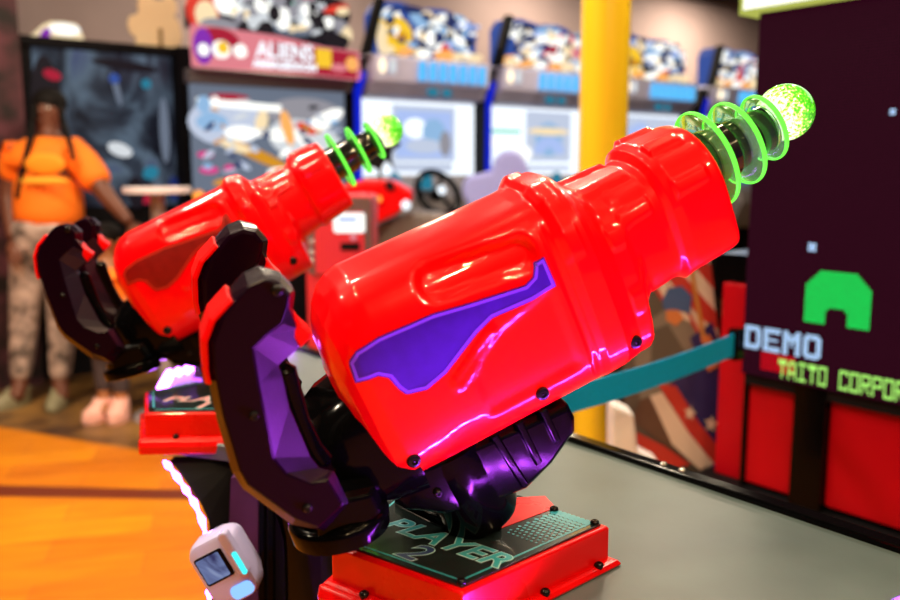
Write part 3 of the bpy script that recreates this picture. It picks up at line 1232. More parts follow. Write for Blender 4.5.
def led_wall_material():
    m = bpy.data.materials.new('led_wall_dots')
    m.use_nodes = True
    nt = m.node_tree
    b = nt.nodes['Principled BSDF']
    b.inputs['Base Color'].default_value = (0.002, 0.001, 0.0015, 1)
    b.inputs['Specular IOR Level'].default_value = 0.02
    b.inputs['Roughness'].default_value = 0.6
    tc = nt.nodes.new('ShaderNodeTexCoord')
    mp = nt.nodes.new('ShaderNodeVectorMath')
    mp.operation = 'SCALE'
    mp.inputs['Scale'].default_value = 1 / PITCH_LED
    nt.links.new(tc.outputs['Object'], mp.inputs[0])
    fr = nt.nodes.new('ShaderNodeVectorMath')
    fr.operation = 'FRACTION'
    nt.links.new(mp.outputs['Vector'], fr.inputs[0])
    sb = nt.nodes.new('ShaderNodeVectorMath')
    sb.operation = 'SUBTRACT'
    sb.inputs[1].default_value = (.5, .5, .5)
    nt.links.new(fr.outputs['Vector'], sb.inputs[0])
    ml = nt.nodes.new('ShaderNodeVectorMath')
    ml.operation = 'MULTIPLY'
    ml.inputs[1].default_value = (0, 1, 1)
    nt.links.new(sb.outputs['Vector'], ml.inputs[0])
    ln = nt.nodes.new('ShaderNodeVectorMath')
    ln.operation = 'LENGTH'
    nt.links.new(ml.outputs['Vector'], ln.inputs[0])
    mr = nt.nodes.new('ShaderNodeMapRange')
    mr.inputs['From Min'].default_value = .22
    mr.inputs['From Max'].default_value = .38
    mr.inputs['To Min'].default_value = 1
    mr.inputs['To Max'].default_value = 0
    nt.links.new(ln.outputs['Value'], mr.inputs['Value'])
    mx = nt.nodes.new('ShaderNodeMix')
    mx.data_type = 'RGBA'
    mx.inputs['A'].default_value = (.011, .0006, .004, 1)
    mx.inputs['B'].default_value = (.050, .0035, .017, 1)
    nt.links.new(mr.outputs['Result'], mx.inputs['Factor'])
    nt.links.new(mx.outputs['Result'], b.inputs['Emission Color'])
    b.inputs['Emission Strength'].default_value = 1.0
    return m


PITCH_LED = .00785
M['led_wall'] = led_wall_material()
M['led_white'] = glow('white_blue_pixels', (.45, .68, 1.0), 1.25)
M['led_lime'] = glow('lime_pixels', (.45, 1.0, .18), 1.05)
M['led_green'] = glow('green_pixels', (.0, .85, .11), 1.0)
M['led_red'] = glow('red_pixels', (.75, .0, .01), .8)
M['header'] = glow('warm_white_header', (1.0, 1.0, .86), 1.35)
M['header_rim'] = glow('yellow_header_rim', (.62, .68, .12), .7)
M['cab_red'] = mat('red_cabinet_panel', (.36, .001, .007), .4, spec=.15, vary=.06, scale=3)
b = BM()
box(b, dl(2.312, .15, .60), dl(2.60, 1.500, 1.69))
link('display_case', b, M['cab_black'], disp)
b = BM()
box(b, dl(2.30, .15, .634), dl(2.312, 1.503, 1.69))
link('led_panel', b, M['led_wall'], disp)
b = BM()
box(b, dl(2.285, .15, 1.694), dl(2.60, 1.553, 2.25))
hd = link('header', b, M['header'], disp)
hd['label'] = 'glowing warm white header above the screen'
b = BM()
box(b, dl(2.279, .15, 1.688), dl(2.60, 1.557, 1.700))
box(b, dl(2.279, 1.548, 1.700), dl(2.60, 1.557, 2.25))
link('header_rim', b, M['header_rim'], hd)


def led_dots(name, cells, y0, ztop, m, x=2.2985, px=PITCH_LED, pz=PITCH_LED, fill=.86):
    b = BM()
    for c, r in cells:
        cyy, czz = y0 - (c + .5) * px, ztop - (r + .5) * pz
        hx_, hz_ = px * fill / 2, pz * fill / 2
        pts = [(cyy + sx * hx_ * k, czz + sz * hz_ * l) for sx, sz, k, l in ((-1, -1, .55, 1), (1, -1, .55, 1), (1, -1, 1, .55), (1, 1, 1, .55), (1, 1, .55, 1), (-1, 1, .55, 1), (-1, 1, 1, .55), (-1, -1, 1, .55))]
        b.faces.new([b.verts.new(dl(x, yy, zz)) for yy, zz in pts])
    o = link(name, b, m, disp)
    return o


def glyph_cells(s, font, adv):
    out = []
    for i, ch in enumerate(s):
        for r, row in enumerate(font.get(ch, [])):
            for c, v in enumerate(row):
                if v == '1':
                    out.append((i * adv + c, r))
    return out


BIG = {'D': ['1111110', '1111111', '1100011', '1100011', '1100011', '1100011', '1100011', '1111111', '1111110'],
       'E': ['1111111', '1111111', '1100000', '1100000', '1111110', '1100000', '1100000', '1111111', '1111111'],
       'M': ['1100011', '1110111', '1111111', '1111111', '1101011', '1101011', '1100011', '1100011', '1100011'],
       'O': ['0111110', '1111111', '1100011', '1100011', '1100011', '1100011', '1100011', '1111111', '0111110']}
SMALL = {'T': ['11111', '11111', '00100', '00100', '00100', '00100', '00100'], 'A': ['01110', '11011', '10001', '10001', '11111', '10001', '10001'],
         'I': ['11111', '00100', '00100', '00100', '00100', '00100', '11111'], 'O': ['11111', '10001', '10001', '10001', '10001', '10001', '11111'],
         'C': ['11111', '10001', '10000', '10000', '10000', '10001', '11111'], 'R': ['11111', '10001', '10001', '11111', '10100', '10010', '10001'],
         'P': ['11111', '10001', '10001', '11111', '10000', '10000', '10000'], 'N': ['10001', '11001', '11001', '10101', '10011', '10011', '10001']}
demo = glyph_cells('DEMO', BIG, 8)
led_dots('demo_lettering', demo, 1.497, .785, M['led_white'])['label'] = 'pale blue DEMO lettering'
for word, y_ in (('TAITO', 1.381), ('CORPORATION', 1.381 - 6 * .0308)):
    led_dots('company_lettering', glyph_cells(word, SMALL, 6), y_, .699, M['led_lime'], px=.0308 / 6, fill=1.0)['label'] = 'lime green lettering'
shield = []
for r in range(19):
    for c in range(24):
        if r < 5 and (c < 5 - r or c > 18 + r):
            continue
        if r >= 14 and 8 <= c <= 15:
            continue
        if r == 13 and 9 <= c <= 14:
            continue
        shield.append((c, r))
led_dots('green_shield', shield, 1.311, .9685, M['led_green'])['label'] = 'green block shield with an arched foot'
plus = [(1, 0), (0, 1), (1, 1), (2, 1), (1, 2), (0, 0), (2, 2), (0, 2), (2, 0)]
led_dots('pixel_star', plus, 1.311, 1.043, M['led_white'])
led_dots('pixel_star', [(0, 0), (1, 0), (0, 1), (1, 1)], 1.111, 1.400, M['led_white'])
dset = {(c + 0, r) for c, r in demo}
led_dots('red_bar', [(c, r) for r in range(7) for c in range(14)], 1.44, .712, M['led_red'], x=2.2992)['label'] = 'red bar behind the lettering'
# lower cabinet
b = BM()
box(b, dl(2.30, .15, 0), dl(2.70, 1.66, .27))
link('plinth', b, M['cab_black'], disp)
b = BM()
box(b, dl(2.31, 1.236, .27), dl(2.60, 1.332, .634))
box(b, dl(2.325, 1.497, .27), dl(2.60, 1.508, .634))
link('strut', b, M['black'], disp)
for y0, y1 in ((.15, 1.234), (1.334, 1.495)):
    b = BM()
    box(b, dl(2.335, y0, .285), dl(2.58, y1, .634))
    link('lower_panel', b, M['cab_red'], disp, bevel=.004)['label'] = 'red panel below the screen'
b = BM()
box(b, dl(2.36, 1.51, .27), dl(2.60, 1.625, .895))
link('side_panel', b, M['cab_red'], disp, bevel=.006)['label'] = 'red panel beside the screen'
b = BM()
box(b, dl(2.37, 1.505, .90), dl(2.60, 1.66, .985))
link('side_cap', b, M['black'], disp)

# ------------------------------------------------------------------ belt strap
M['strap'] = mat('teal_webbing', (.0, .40, .95), .6, spec=.15, vary=.05, scale=120)
b = BM()
s0, s1 = at(536, 409, 1.60), at(736, 344, 2.46)
lay = []
for i in range(13):
    t = i / 12
    p = s0 + (s1 - s0) * t - ZUP * .010 * math.sin(PI * t)
    hgt = .027 + .005 * t
    n_ = (s1 - s0).cross(ZUP).normalized() * .0012
    lay.append([p + n_ + ZUP * hgt, p - n_ + ZUP * hgt, p - n_ - ZUP * hgt, p + n_ - ZUP * hgt])
prism(b, lay)
strap = link('barrier_belt', b, M['strap'])
tag(strap, 'teal webbing belt stretched from the console edge to the led display', 'barrier belt')
b = BM()
box(b, (-.02, -.016, -.045), (.02, .016, .045))
c_ = link('belt_clip', b, M['black'], strap, bevel=.004)
c_.location = s1
b = BM()
box(b, (-.02, -.016, -.024), (.02, .016, .04))
c_ = link('belt_clip', b, M['black'], strap, bevel=.004)
c_.location = s0

# ================================================================== POLE
M['yellow'] = mat('glossy_yellow_paint', (.88, .58, .02), .22, coat=.6)
b = BM()
pb = at(602, 168, 3.35)
lathe(b, [(0, .092), (3.5, .092)], (0, 0, 0), (0, 0, 1), 64)
pole = link('pole', b, M['yellow'], smooth=True)
pole.location = (pb.x, pb.y, 0)
tag(pole, 'round glossy yellow pole from floor to ceiling behind the front gun', 'pole')


# ================================================================== FLAG CABINET
def flat_color(name, c, r=.45):
    return mat(name, c, r, coat=.1)


FD = 2.95


def fp(u, v, off=0.0):
    # upright plane square to the view at a fixed distance
    p0 = at(680, 360, FD)
    return hit(u, v, p0 - FLAT * off, -FLAT)


flag = empty('hunting_cabinet', on_z(684, 500, 0))
bo = flag.location.copy()
tag(flag, 'game cabinet with striped flag side art, left of the red panels', 'arcade cabinet')
cab_m = [M['cab_black'], flat_color('art_coat', (.08, .07, .065)), flat_color('art_white', (.60, .50, .46)), flat_color('art_red', (.42, .03, .025)), flat_color('art_navy', (.015, .018, .12)),
         flat_color('art_skin', (.50, .17, .06)), flat_color('art_blue', (.04, .09, .26)), flat_color('art_brown', (.09, .05, .04)), flat_color('art_violet', (.05, .015, .20)), flat_color('art_pale', (.17, .15, .14)), flat_color('art_gold', (.45, .20, .05))]
b = BM()
out = [(626, 470), (618, 372), (640, 250), (714, 236), (738, 486), (690, 484)]
prism(b, [[fp(u, v) - bo for u, v in out], [fp(u, v) - bo + FLAT * .35 for u, v in out]])
link('cabinet_shell', b, cab_m[0], flag)
b = BM()
art = [(1, [(628, 462), (622, 372), (641, 252), (708, 244), (731, 482), (690, 478)]),
       (2, [(643, 262), (708, 246), (719, 340), (700, 352), (664, 300)]),
       (3, [(651, 258), (666, 255), (716, 312), (718, 330), (700, 318)]),
       (3, [(682, 252), (697, 249), (711, 266), (714, 290)]),
       (3, [(640, 266), (652, 262), (690, 312), (707, 345), (694, 352), (662, 302)]),
       (2, [(648, 268), (655, 266), (690, 318), (694, 340), (680, 330)]),
       (9, [(648, 322), (664, 310), (690, 322), (704, 345), (698, 372), (660, 392), (640, 400), (634, 360)]),
       (1, [(652, 330), (668, 324), (684, 350), (672, 380), (650, 388)]),
       (4, [(690, 338), (712, 322), (722, 350), (727, 420), (694, 400), (668, 384), (700, 366)]),
       (6, [(662, 300), (668, 288), (682, 286), (692, 296), (690, 314), (676, 310), (664, 310)]),
       (5, [(666, 310), (678, 310), (684, 318), (676, 326), (666, 320)]),
       (10, [(688, 262), (692, 262), (706, 340), (702, 342)]),
       (5, [(700, 338), (709, 334), (716, 346), (708, 354)]),
       (5, [(702, 356), (716, 352), (719, 366), (708, 372)]),
       (7, [(640, 400), (660, 394), (676, 440), (690, 462), (664, 444), (632, 420)]),
       (2, [(650, 396), (662, 392), (688, 432), (714, 464), (700, 470), (672, 444)]),
       (3, [(658, 384), (676, 386), (700, 424), (724, 452), (714, 464), (688, 432)]),
       (4, [(676, 386), (694, 398), (728, 418), (731, 452), (718, 446), (700, 424)]),
       (8, [(714, 464), (722, 452), (731, 452), (733, 482), (702, 476)]),
       (3, [(636, 432), (664, 446), (690, 464), (672, 470), (638, 456)])]
for i, (mi, pts) in enumerate(art):
    f = b.faces.new([b.verts.new(fp(u, v, .0012 + .0006 * i) - bo) for u, v in pts])
    f.material_index = mi
for (u, v, r) in ((690, 413, 8), (711, 424, 9)):
    pts = []
    for k in range(10):
        a = -PI / 2 + PI * k / 5 + .2
        q = r if k % 2 == 0 else r * .45
        pts.append((u + q * math.cos(a) * .8, v + q * math.sin(a)))
    f = b.faces.new([b.verts.new(fp(x, y, .016) - bo) for x, y in pts])
    f.material_index = 2
link('side_art', b, cab_m, flag)

# pale upright with a foot beside the pole
M['lavender'] = mat('pale_lavender_plastic', (.40, .43, 1.0), .5, vary=.04, scale=4)
M['white_paint'] = mat('white_paint', (.72, .72, .78), .5)
b = BM()
p = on_z(640, 480, 0)
lpx = [(612, 404), (634, 414), (638, 452), (660, 463), (658, 567), (612, 567)]
q = [hit(u, v, at(640, 450, 2.74), -FLAT) for u, v in lpx]
prism(b, [[v_ for v_ in q], [v_ + FLAT * .10 for v_ in q]])
o = link('low_stand', b, M['white_paint'], bevel=.01)
tag(o, 'low pale stand with a foot between the yellow pole and the flag cabinet', 'stand')


# ================================================================== BACK ROW OF MACHINES
M['grey_house'] = mat('light_grey_housing', (.60, .60, .84), .4, vary=.06, scale=5)
M['grey_visor'] = mat('grey_visor', (.30, .30, .44), .45, vary=.08, scale=6)
M['dash_grey'] = mat('grey_dash', (.20, .18, .19), .45, vary=.12, scale=8)
M['tile_blue'] = glow('cyan_blue_light', (.10, .52, 1.0), 1.1)
M['strip_blue'] = glow('deep_blue_light', (.0, .015, .75), .8)
M['white_lamp'] = glow('warm_white_lamp', (1.0, .85, .6), 1.6)
M['orange_lamp'] = glow('orange_lamp', (1.0, .35, .05), 1.3)
ART = {n: glow('art_' + n, c, s) for n, c, s in (
    ('blue', (.04, .10, .42), .8), ('navy', (.015, .03, .16), .7), ('sky', (.32, .55, .85), .9), ('white', (.95, .95, .9), 1.3), ('cream', (.95, .75, .45), 1.05), ('yellow', (.98, .60, .03), 1.0),
    ('gold', (.75, .33, .02), .9), ('red', (.85, .05, .03), .9), ('pink', (.85, .25, .30), .9), ('orange', (1.0, .45, .12), 1.05), ('crimson', (.45, .01, .04), .9), ('grey', (.38, .37, .42), .8), ('dark', (.02, .015, .025), .5),
    ('silver', (.72, .76, .80), .95), ('violet', (.30, .03, .55), .8), ('magenta', (.85, .05, .30), .9), ('steel', (.18, .22, .30), .8), ('green', (.10, .75, .50), .9), ('paper', (.86, .93, 1.0), 1.3),
    ('paleblue', (.42, .55, .92), 1.0), ('paperdim', (.55, .62, .78), 1.0), ('teal', (.02, .22, .34), .9))}
ART_LIST = list(ART)
ART_MATS = [ART[n] for n in ART_LIST]


def picture(name, parent, items, ydir=-1, depth=.004):
    """items: (x, z, half width, half height, turn in degrees, colour[, shape]); each a thin raised patch of one lit picture"""
    b = BM()
    for i, it in enumerate(items):
        x, z, rx, rz, rot, col = it[:6]
        sh = it[6] if len(it) > 6 else 'oval'
        n = 20 if sh == 'oval' else 4
        ca, sa = math.cos(R_(rot)), math.sin(R_(rot))
        ring0, ring1 = [], []
        for k in range(n):
            if sh == 'oval':
                px_, pz_ = rx * math.cos(2 * PI * k / n), rz * math.sin(2 * PI * k / n)
            else:
                px_, pz_ = ((rx, rz), (-rx, rz), (-rx, -rz), (rx, -rz))[k]
            X, Z_ = x + px_ * ca - pz_ * sa, z + px_ * sa + pz_ * ca
            ring0.append(Vector((X, 0, Z_)))
            ring1.append(Vector((X, ydir * (depth + .0008 * i), Z_)))
        prism(b, [ring0, ring1], ART_LIST.index(col))
    return link(name, b, ART_MATS, parent)


def racing_cabinet(x0, scheme, label, screen_items, steering):
    root = empty('racing_cabinet', (x0, 5.0, 0))
    tag(root, label, 'arcade cabinet', 'racing cabinets along the back')
    b = BM()
    box(b, (.10, .02, 0), (.97, .75, 1.99))
    link('cabinet_body', b, M['cab_black'], root)
    b = BM()
    box(b, (.0, -.01, 1.165), (.97, .02, 1.705))
    s = link('screen', b, ART['paper'], root)
    s['label'] = 'bright white screen'
    picture('screen_picture', s, [(x, z, rx, rz, r, c, *k) for x, z, rx, rz, r, c, *k in screen_items]).location = (0, -.012, 0)
    b = BM()
    prism(b, [[(x, y, z) for y, z in ((.0, 1.80), (.0, 1.70), (-.12, 1.72), (-.16, 1.80))] for x in (-.02, .97)])
    v = link('visor', b, M['grey_visor'], root, bevel=.01)
    picture('visor_mark', v, [(.48, 1.755, .05, .03, 0, 'teal'), (.60, 1.755, .04, .03, 0, 'teal')]).location = (0, -.165, 0)
    b = BM()
    prism(b, [[(x, y, z) for y, z in ((.05, 1.985), (.05, 1.80), (-.17, 1.80), (-.19, 1.97))] for x in (.0, .98)])
    h = link('light_housing', b, M['grey_house'], root, bevel=.015)
    for k in range(7):
        b = BM()
        xx = .375 + k * .086
        prism(b, [[Vector((xx + p, y, 1.885 + q)) for p, q in rrect(.023, .062, .012, 3)] for y in (-.205, -.18)])
        link('light_tile', b, M['tile_blue'], h)
    for xx in (.06, .14):
        b = BM()
        ellipsoid(b, (xx, -.19, 1.90), (.026, .02, .05), 12, 8)
        link('corner_lamp', b, M['white_lamp'] if xx < .1 else ART['silver'], h, smooth=True)
    # topper with a bumpy outline and its picture
    b = BM()
    top = [(.12, 1.99), (.12, 2.26), (.17, 2.33), (.30, 2.345), (.42, 2.33), (.50, 2.315), (.56, 2.33), (.70, 2.335), (.80, 2.31), (.86, 2.27), (.93, 2.28), (.97, 2.24), (.97, 1.99)]
    prism(b, [[Vector((x, y, z)) for x, z in top] for y in (-.03, .12)])
    t = link('topper', b, ART['blue'], root, bevel=.01)
    if scheme == 'yellow':
        it = [(.22, 2.17, .11, .12, 0, 'sky'), (.24, 2.23, .08, .07, 0, 'white'), (.26, 2.14, .15, .11, -8, 'yellow'), (.30, 2.05, .15, .05, 0, 'yellow'), (.30, 2.12, .07, .03, 0, 'gold'), (.16, 2.10, .04, .10, 0, 'cream'),
              (.50, 2.24, .12, .06, -20, 'sky'), (.52, 2.15, .09, .05, 0, 'white'), (.74, 2.20, .16, .10, 20, 'sky'), (.73, 2.20, .12, .065, 20, 'navy'), (.66, 2.27, .12, .03, 10, 'white'), (.80, 2.14, .10, .035, -35, 'white'),
              (.47, 2.05, .05, .06, 0, 'dark'), (.60, 2.10, .06, .06, 0, 'white'), (.70, 2.06, .06, .05, 0, 'red'), (.48, 2.02, .065, .035, 0, 'cream'), (.70, 2.02, .08, .04, 0, 'orange'), (.88, 2.03, .08, .03, 0, 'cream'),
              (.92, 2.18, .04, .08, 0, 'blue'), (.40, 2.30, .09, .025, 0, 'navy'), (.86, 2.24, .05, .03, 0, 'paleblue')]
    else:
        it = [(.25, 2.25, .12, .06, 0, 'navy'), (.30, 2.20, .16, .04, -15, 'white'), (.55, 2.24, .16, .05, 15, 'white'), (.56, 2.28, .12, .03, 5, 'sky'), (.34, 2.12, .14, .035, -25, 'cream'), (.45, 2.10, .12, .03, 20, 'white'),
              (.72, 2.12, .22, .14, 20, 'red'), (.70, 2.12, .06, .16, -35, 'white'), (.80, 2.10, .05, .16, -35, 'cream'), (.62, 2.16, .05, .08, -30, 'crimson'), (.88, 2.16, .06, .08, 0, 'pink'), (.22, 2.03, .12, .045, 0, 'orange'),
              (.40, 2.03, .10, .03, 0, 'cream'), (.90, 2.26, .05, .03, 0, 'sky'), (.20, 2.15, .04, .05, 0, 'blue')]
    for k in range(46):
        xx, zz = random.uniform(.17, .95), random.uniform(2.03, 2.29)
        it.append((xx, zz, random.uniform(.015, .045), random.uniform(.01, .025), random.uniform(-60, 60), random.choice(('white', 'navy', 'sky', 'cream', 'navy', 'paleblue', 'dark', 'white'))))
    for k in range(6):
        it.append((.18 + .15 * k, 2.02, .045, .028, 0, ('cream', 'orange', 'white', 'orange', 'cream', 'cream')[k]))
    picture('topper_picture', t, it).location = (0, -.032, 0)
    # leaning black fin and blue light strip at the left
    b = BM()
    prism(b, [[Vector((x, y, z)) for x, z in ((-.075, 1.96), (-.02, 1.965), (.085, 2.31), (.045, 2.33))] for y in (-.20, -.12)])
    link('side_fin', b, M['cab_black'], root, bevel=.01)
    b = BM()
    prism(b, [[Vector((x - .03, y, z)) for x, z in ((-.09, .75), (-.03, .75), (-.03, 1.80), (.02, 1.95), (-.05, 1.95), (-.09, 1.80))] for y in (-.12, -.012)])
    link('side_post', b, M['cab_black'], root)
    b = BM()
    prism(b, [[Vector((x - .03, y, z)) for x, z in ((-.085, 1.0), (-.035, 1.0), (-.035, 1.72), (.01, 1.86), (-.03, 1.86), (-.085, 1.74))] for y in (-.13, -.121)])
    link('light_strip', b, M['strip_blue'], root)['label'] = 'deep blue light strip'
    # dash with wheel
    b = BM()
    prism(b, [[Vector((x, y, z)) for y, z in ((-.01, .70), (-.01, 1.19), (-.16, 1.20), (-.48, 1.05), (-.52, .95), (-.40, .72))] for x in (-.02, .97)])
    d = link('dashboard', b, M['dash_grey'], root, bevel=.03)
    if steering:
        c = Vector((steering, -.50, 1.09))
        ax = Vector((0, -.86, .5))
        b = BM()
        torus(b, c, ax, .155, .022, .02, 40, 10)
        for a in (0, 120, 240):
            x_, y_ = frame_of(ax)
            e = x_ * math.cos(R_(a)) + y_ * math.sin(R_(a))
            tube(b, [c, c + e * .15], .014, 8)
        ellipsoid(b, c, .045)
        tube(b, [c, c - ax * .16], .03, 10)
        w = link('steering_wheel', b, M['black'], d, smooth=True)
        b = BM()
        ellipsoid(b, c + ax * .04, .03)
        link('wheel_button', b, ART['paper'], w, smooth=True)
        for a in (-.22, .03):
            b = BM()
            ellipsoid(b, (steering + a, -.33, 1.15), (.05, .03, .075))
            link('gauge', b, ART['teal'], d, smooth=True)
    return root


sc1 = [(.52, 1.485, .27, .19, 0, 'paperdim', 'box'), (.52, 1.48, .24, .16, 0, 'paleblue', 'box'), (.44, 1.52, .10, .07, 0, 'paper'), (.60, 1.50, .10, .09, 0, 'sky'), (.52, 1.40, .16, .05, 0, 'paperdim'), (.70, 1.42, .05, .09, 0, 'grey'),
       (.50, 1.255, .26, .03, 0, 'paperdim', 'box'), (.12, 1.45, .06, .20, 0, 'white', 'box')]
sc2 = [(.62, 1.49, .24, .19, 0, 'paperdim', 'box'), (.62, 1.47, .15, .13, 0, 'sky'), (.62, 1.53, .22, .03, 0, 'cream'), (.55, 1.42, .10, .05, 30, 'paleblue'), (.70, 1.42, .10, .05, -30, 'paleblue'), (.18, 1.52, .14, .012, 0, 'green', 'box'),
       (.18, 1.44, .15, .03, 0, 'white', 'box'), (.34, 1.36, .10, .06, 0, 'white'), (.55, 1.25, .3, .02, 0, 'paperdim', 'box')]
sc3 = [(.5, 1.43, .49, .25, 0, 'paperdim', 'box'), (.35, 1.5, .2, .1, 30, 'paleblue'), (.65, 1.45, .25, .09, -20, 'paper'), (.4, 1.3, .2, .08, 10, 'steel'), (.75, 1.3, .15, .1, 0, 'sky')]
racing_cabinet(3.15, 'yellow', 'racing cabinet with yellow car topper and white screen, right of the mech shooter', sc1, .27)
racing_cabinet(4.25, 'red', 'racing cabinet with red car topper and white screen, just left of the yellow pole', sc2, .62)
racing_cabinet(5.52, 'yellow', 'racing cabinet with bluish screen, just right of the yellow pole', sc3, .5)
racing_cabinet(6.76, 'red', 'farthest racing cabinet, half hidden by the led display', sc3, .5)

# pale seat before the second racer
sd = 5.35
seat = empty('racing_chair', on_z(505, 168 + 1.25 * 875 / sd, 0))
tag(seat, 'lavender moulded racing chair in front of the second racing cabinet', 'chair')
so = seat.location.copy()


def plane_poly(pts, d, ref=(480, 180)):
    p0 = at(ref[0], ref[1], d)
    return [hit(u, v, p0, -FLAT) for u, v in pts]


b = BM()
sp = plane_poly([(463, 196), (462, 184), (468, 176), (482, 173), (492, 171), (496, 158), (503, 151.5), (512, 150), (521, 153), (527, 164), (531, 178), (545, 190), (548, 260), (478, 260), (472, 215)], sd)
prism(b, [[p - so + FLAT * y for p in [Vector(q) for q in sp]] for y in (0, .13)])
link('seat_back', b, M['lavender'], seat, bevel=.045, seg=4)
b = BM()
box(b, (-.26, -.1, .40), (.26, .45, .52))
link('seat_cushion', b, M['lavender'], seat, bevel=.04).rotation_euler = (0, 0, -R_(YAW))
b = BM()
box(b, (-.2, -.05, 0), (.2, .4, .40))
link('seat_base', b, M['cab_black'], seat, bevel=.01).rotation_euler = (0, 0, -R_(YAW))

# red ride console with shifter
rd = 4.6
ride = empty('ride_console', on_z(372, 168 + 1.25 * 875 / rd, 0))
tag(ride, 'low red ride console behind the red kiosk', 'arcade console')
ro = ride.location.copy()
b = BM()
rp = plane_poly([(322, 240), (330, 196), (345, 184), (362, 180), (392, 180), (412, 191), (411, 203), (395, 216), (372, 226), (372, 400), (322, 400)], rd)
prism(b, [[p - ro + FLAT * y for p in rp] for y in (0, .35)])
link('console_shell', b, M['red_box'], ride, bevel=.02)
b = BM()
rp = plane_poly([(384, 182), (392, 181), (396, 189), (388, 191)], rd)
prism(b, [[p - ro + FLAT * y for p in rp] for y in (-.01, .02)])
link('dark_inset', b, M['cab_black'], ride)
for (u, v, r, m) in ((379, 199, .016, M['orange_lamp']), (406, 205, .026, ART['paper'])):
    b = BM()
    ellipsoid(b, at(u, v, rd - .01) - ro, r)
    link('lamp', b, m, ride, smooth=True)
b = BM()
gp = plane_poly([(379, 181), (378, 170), (369, 166), (362, 158), (372, 150), (380, 140), (392, 138), (401, 143), (398, 147), (392, 150), (391, 158), (394, 168), (389, 164), (386, 160), (381, 168), (381, 181)], rd + .1)
prism(b, [[p - ro + FLAT * y for p in gp] for y in (0, .06)])
link('shift_lever', b, M['cab_black'], ride, bevel=.006)['label'] = 'black jagged lever on top'

# grey ledge to the right of it
b = BM()
lp = plane_poly([(376, 226), (412, 211), (440, 214), (470, 228), (470, 330), (380, 330)], 4.75)
prism(b, [[p + FLAT * y for p in [Vector(q) for q in lp]] for y in (0, .3)])
for v_ in b.verts:
    if v_.co.z < .75:
        v_.co.z = 0
o = link('grey_pedestal', b, M['dash_grey'], bevel=.03)
tag(o, 'grey rounded pedestal beside the red ride console', 'pedestal')

# red kiosk
kd = 3.6
kiosk = empty('red_kiosk', on_z(343, 168 + 1.25 * 875 / kd, 0))
tag(kiosk, 'red kiosk with grey framed front and white label, between the two guns', 'kiosk')
km = Matrix((RIGHT, FLAT, ZUP)).transposed().to_4x4()
km.translation = kiosk.location
kiosk.matrix_world = km
M['kiosk_red'] = mat('kiosk_red_paint', (.62, .03, .05), .4)
M['kiosk_grey'] = mat('kiosk_grey_frame', (.16, .11, .11), .4, metal=.3)
b = BM()
box(b, (-.135, 0, 0), (.135, .3, 1.145))
link('kiosk_body', b, M['kiosk_red'], kiosk, bevel=.02)
b = BM()
prism(b, [[Vector((x + .005, y, z + .98)) for x, z in rrect(.128, .155, .02, 4)] for y in (-.008, .002)])
fr = link('front_frame', b, M['kiosk_grey'], kiosk)
b = BM()
prism(b, [[Vector((x + .005, y, z + .955)) for x, z in rrect(.098, .125, .01, 4)] for y in (-.014, -.004)])
dr = link('front_door', b, M['kiosk_red'], kiosk)
b = BM()
prism(b, [[Vector((x + .045, y, z + 1.035)) for x, z in rrect(.063, .04, .012, 4)] for y in (-.017, -.010)])
lb = link('label_plate', b, ART['white'], dr)
b = BM()
box(b, (.005, -.0185, 1.040), (.075, -.016, 1.056))
link('label_lettering', b, ART['paleblue'], lb)
b = BM()
box(b, (.01, -.018, .925), (.085, -.012, .955))
link('coin_slot', b, M['cab_black'], dr)
b = BM()
ellipsoid(b, (.06, -.014, .978), .014)
link('push_button', b, ART['pink'], dr, smooth=True)
b = BM()
box(b, (-.04, -.012, 1.100), (.04, -.006, 1.112))
link('vent', b, M['cab_black'], fr)
for z in (.955, .915, .875):
    b = BM()
    lathe(b, [(0, .013), (.006, .013), (.01, .009)], (-.108, -.006, z), (0, -1, 0), 16)
    link('lock', b, M['steel'], fr, smooth=True)

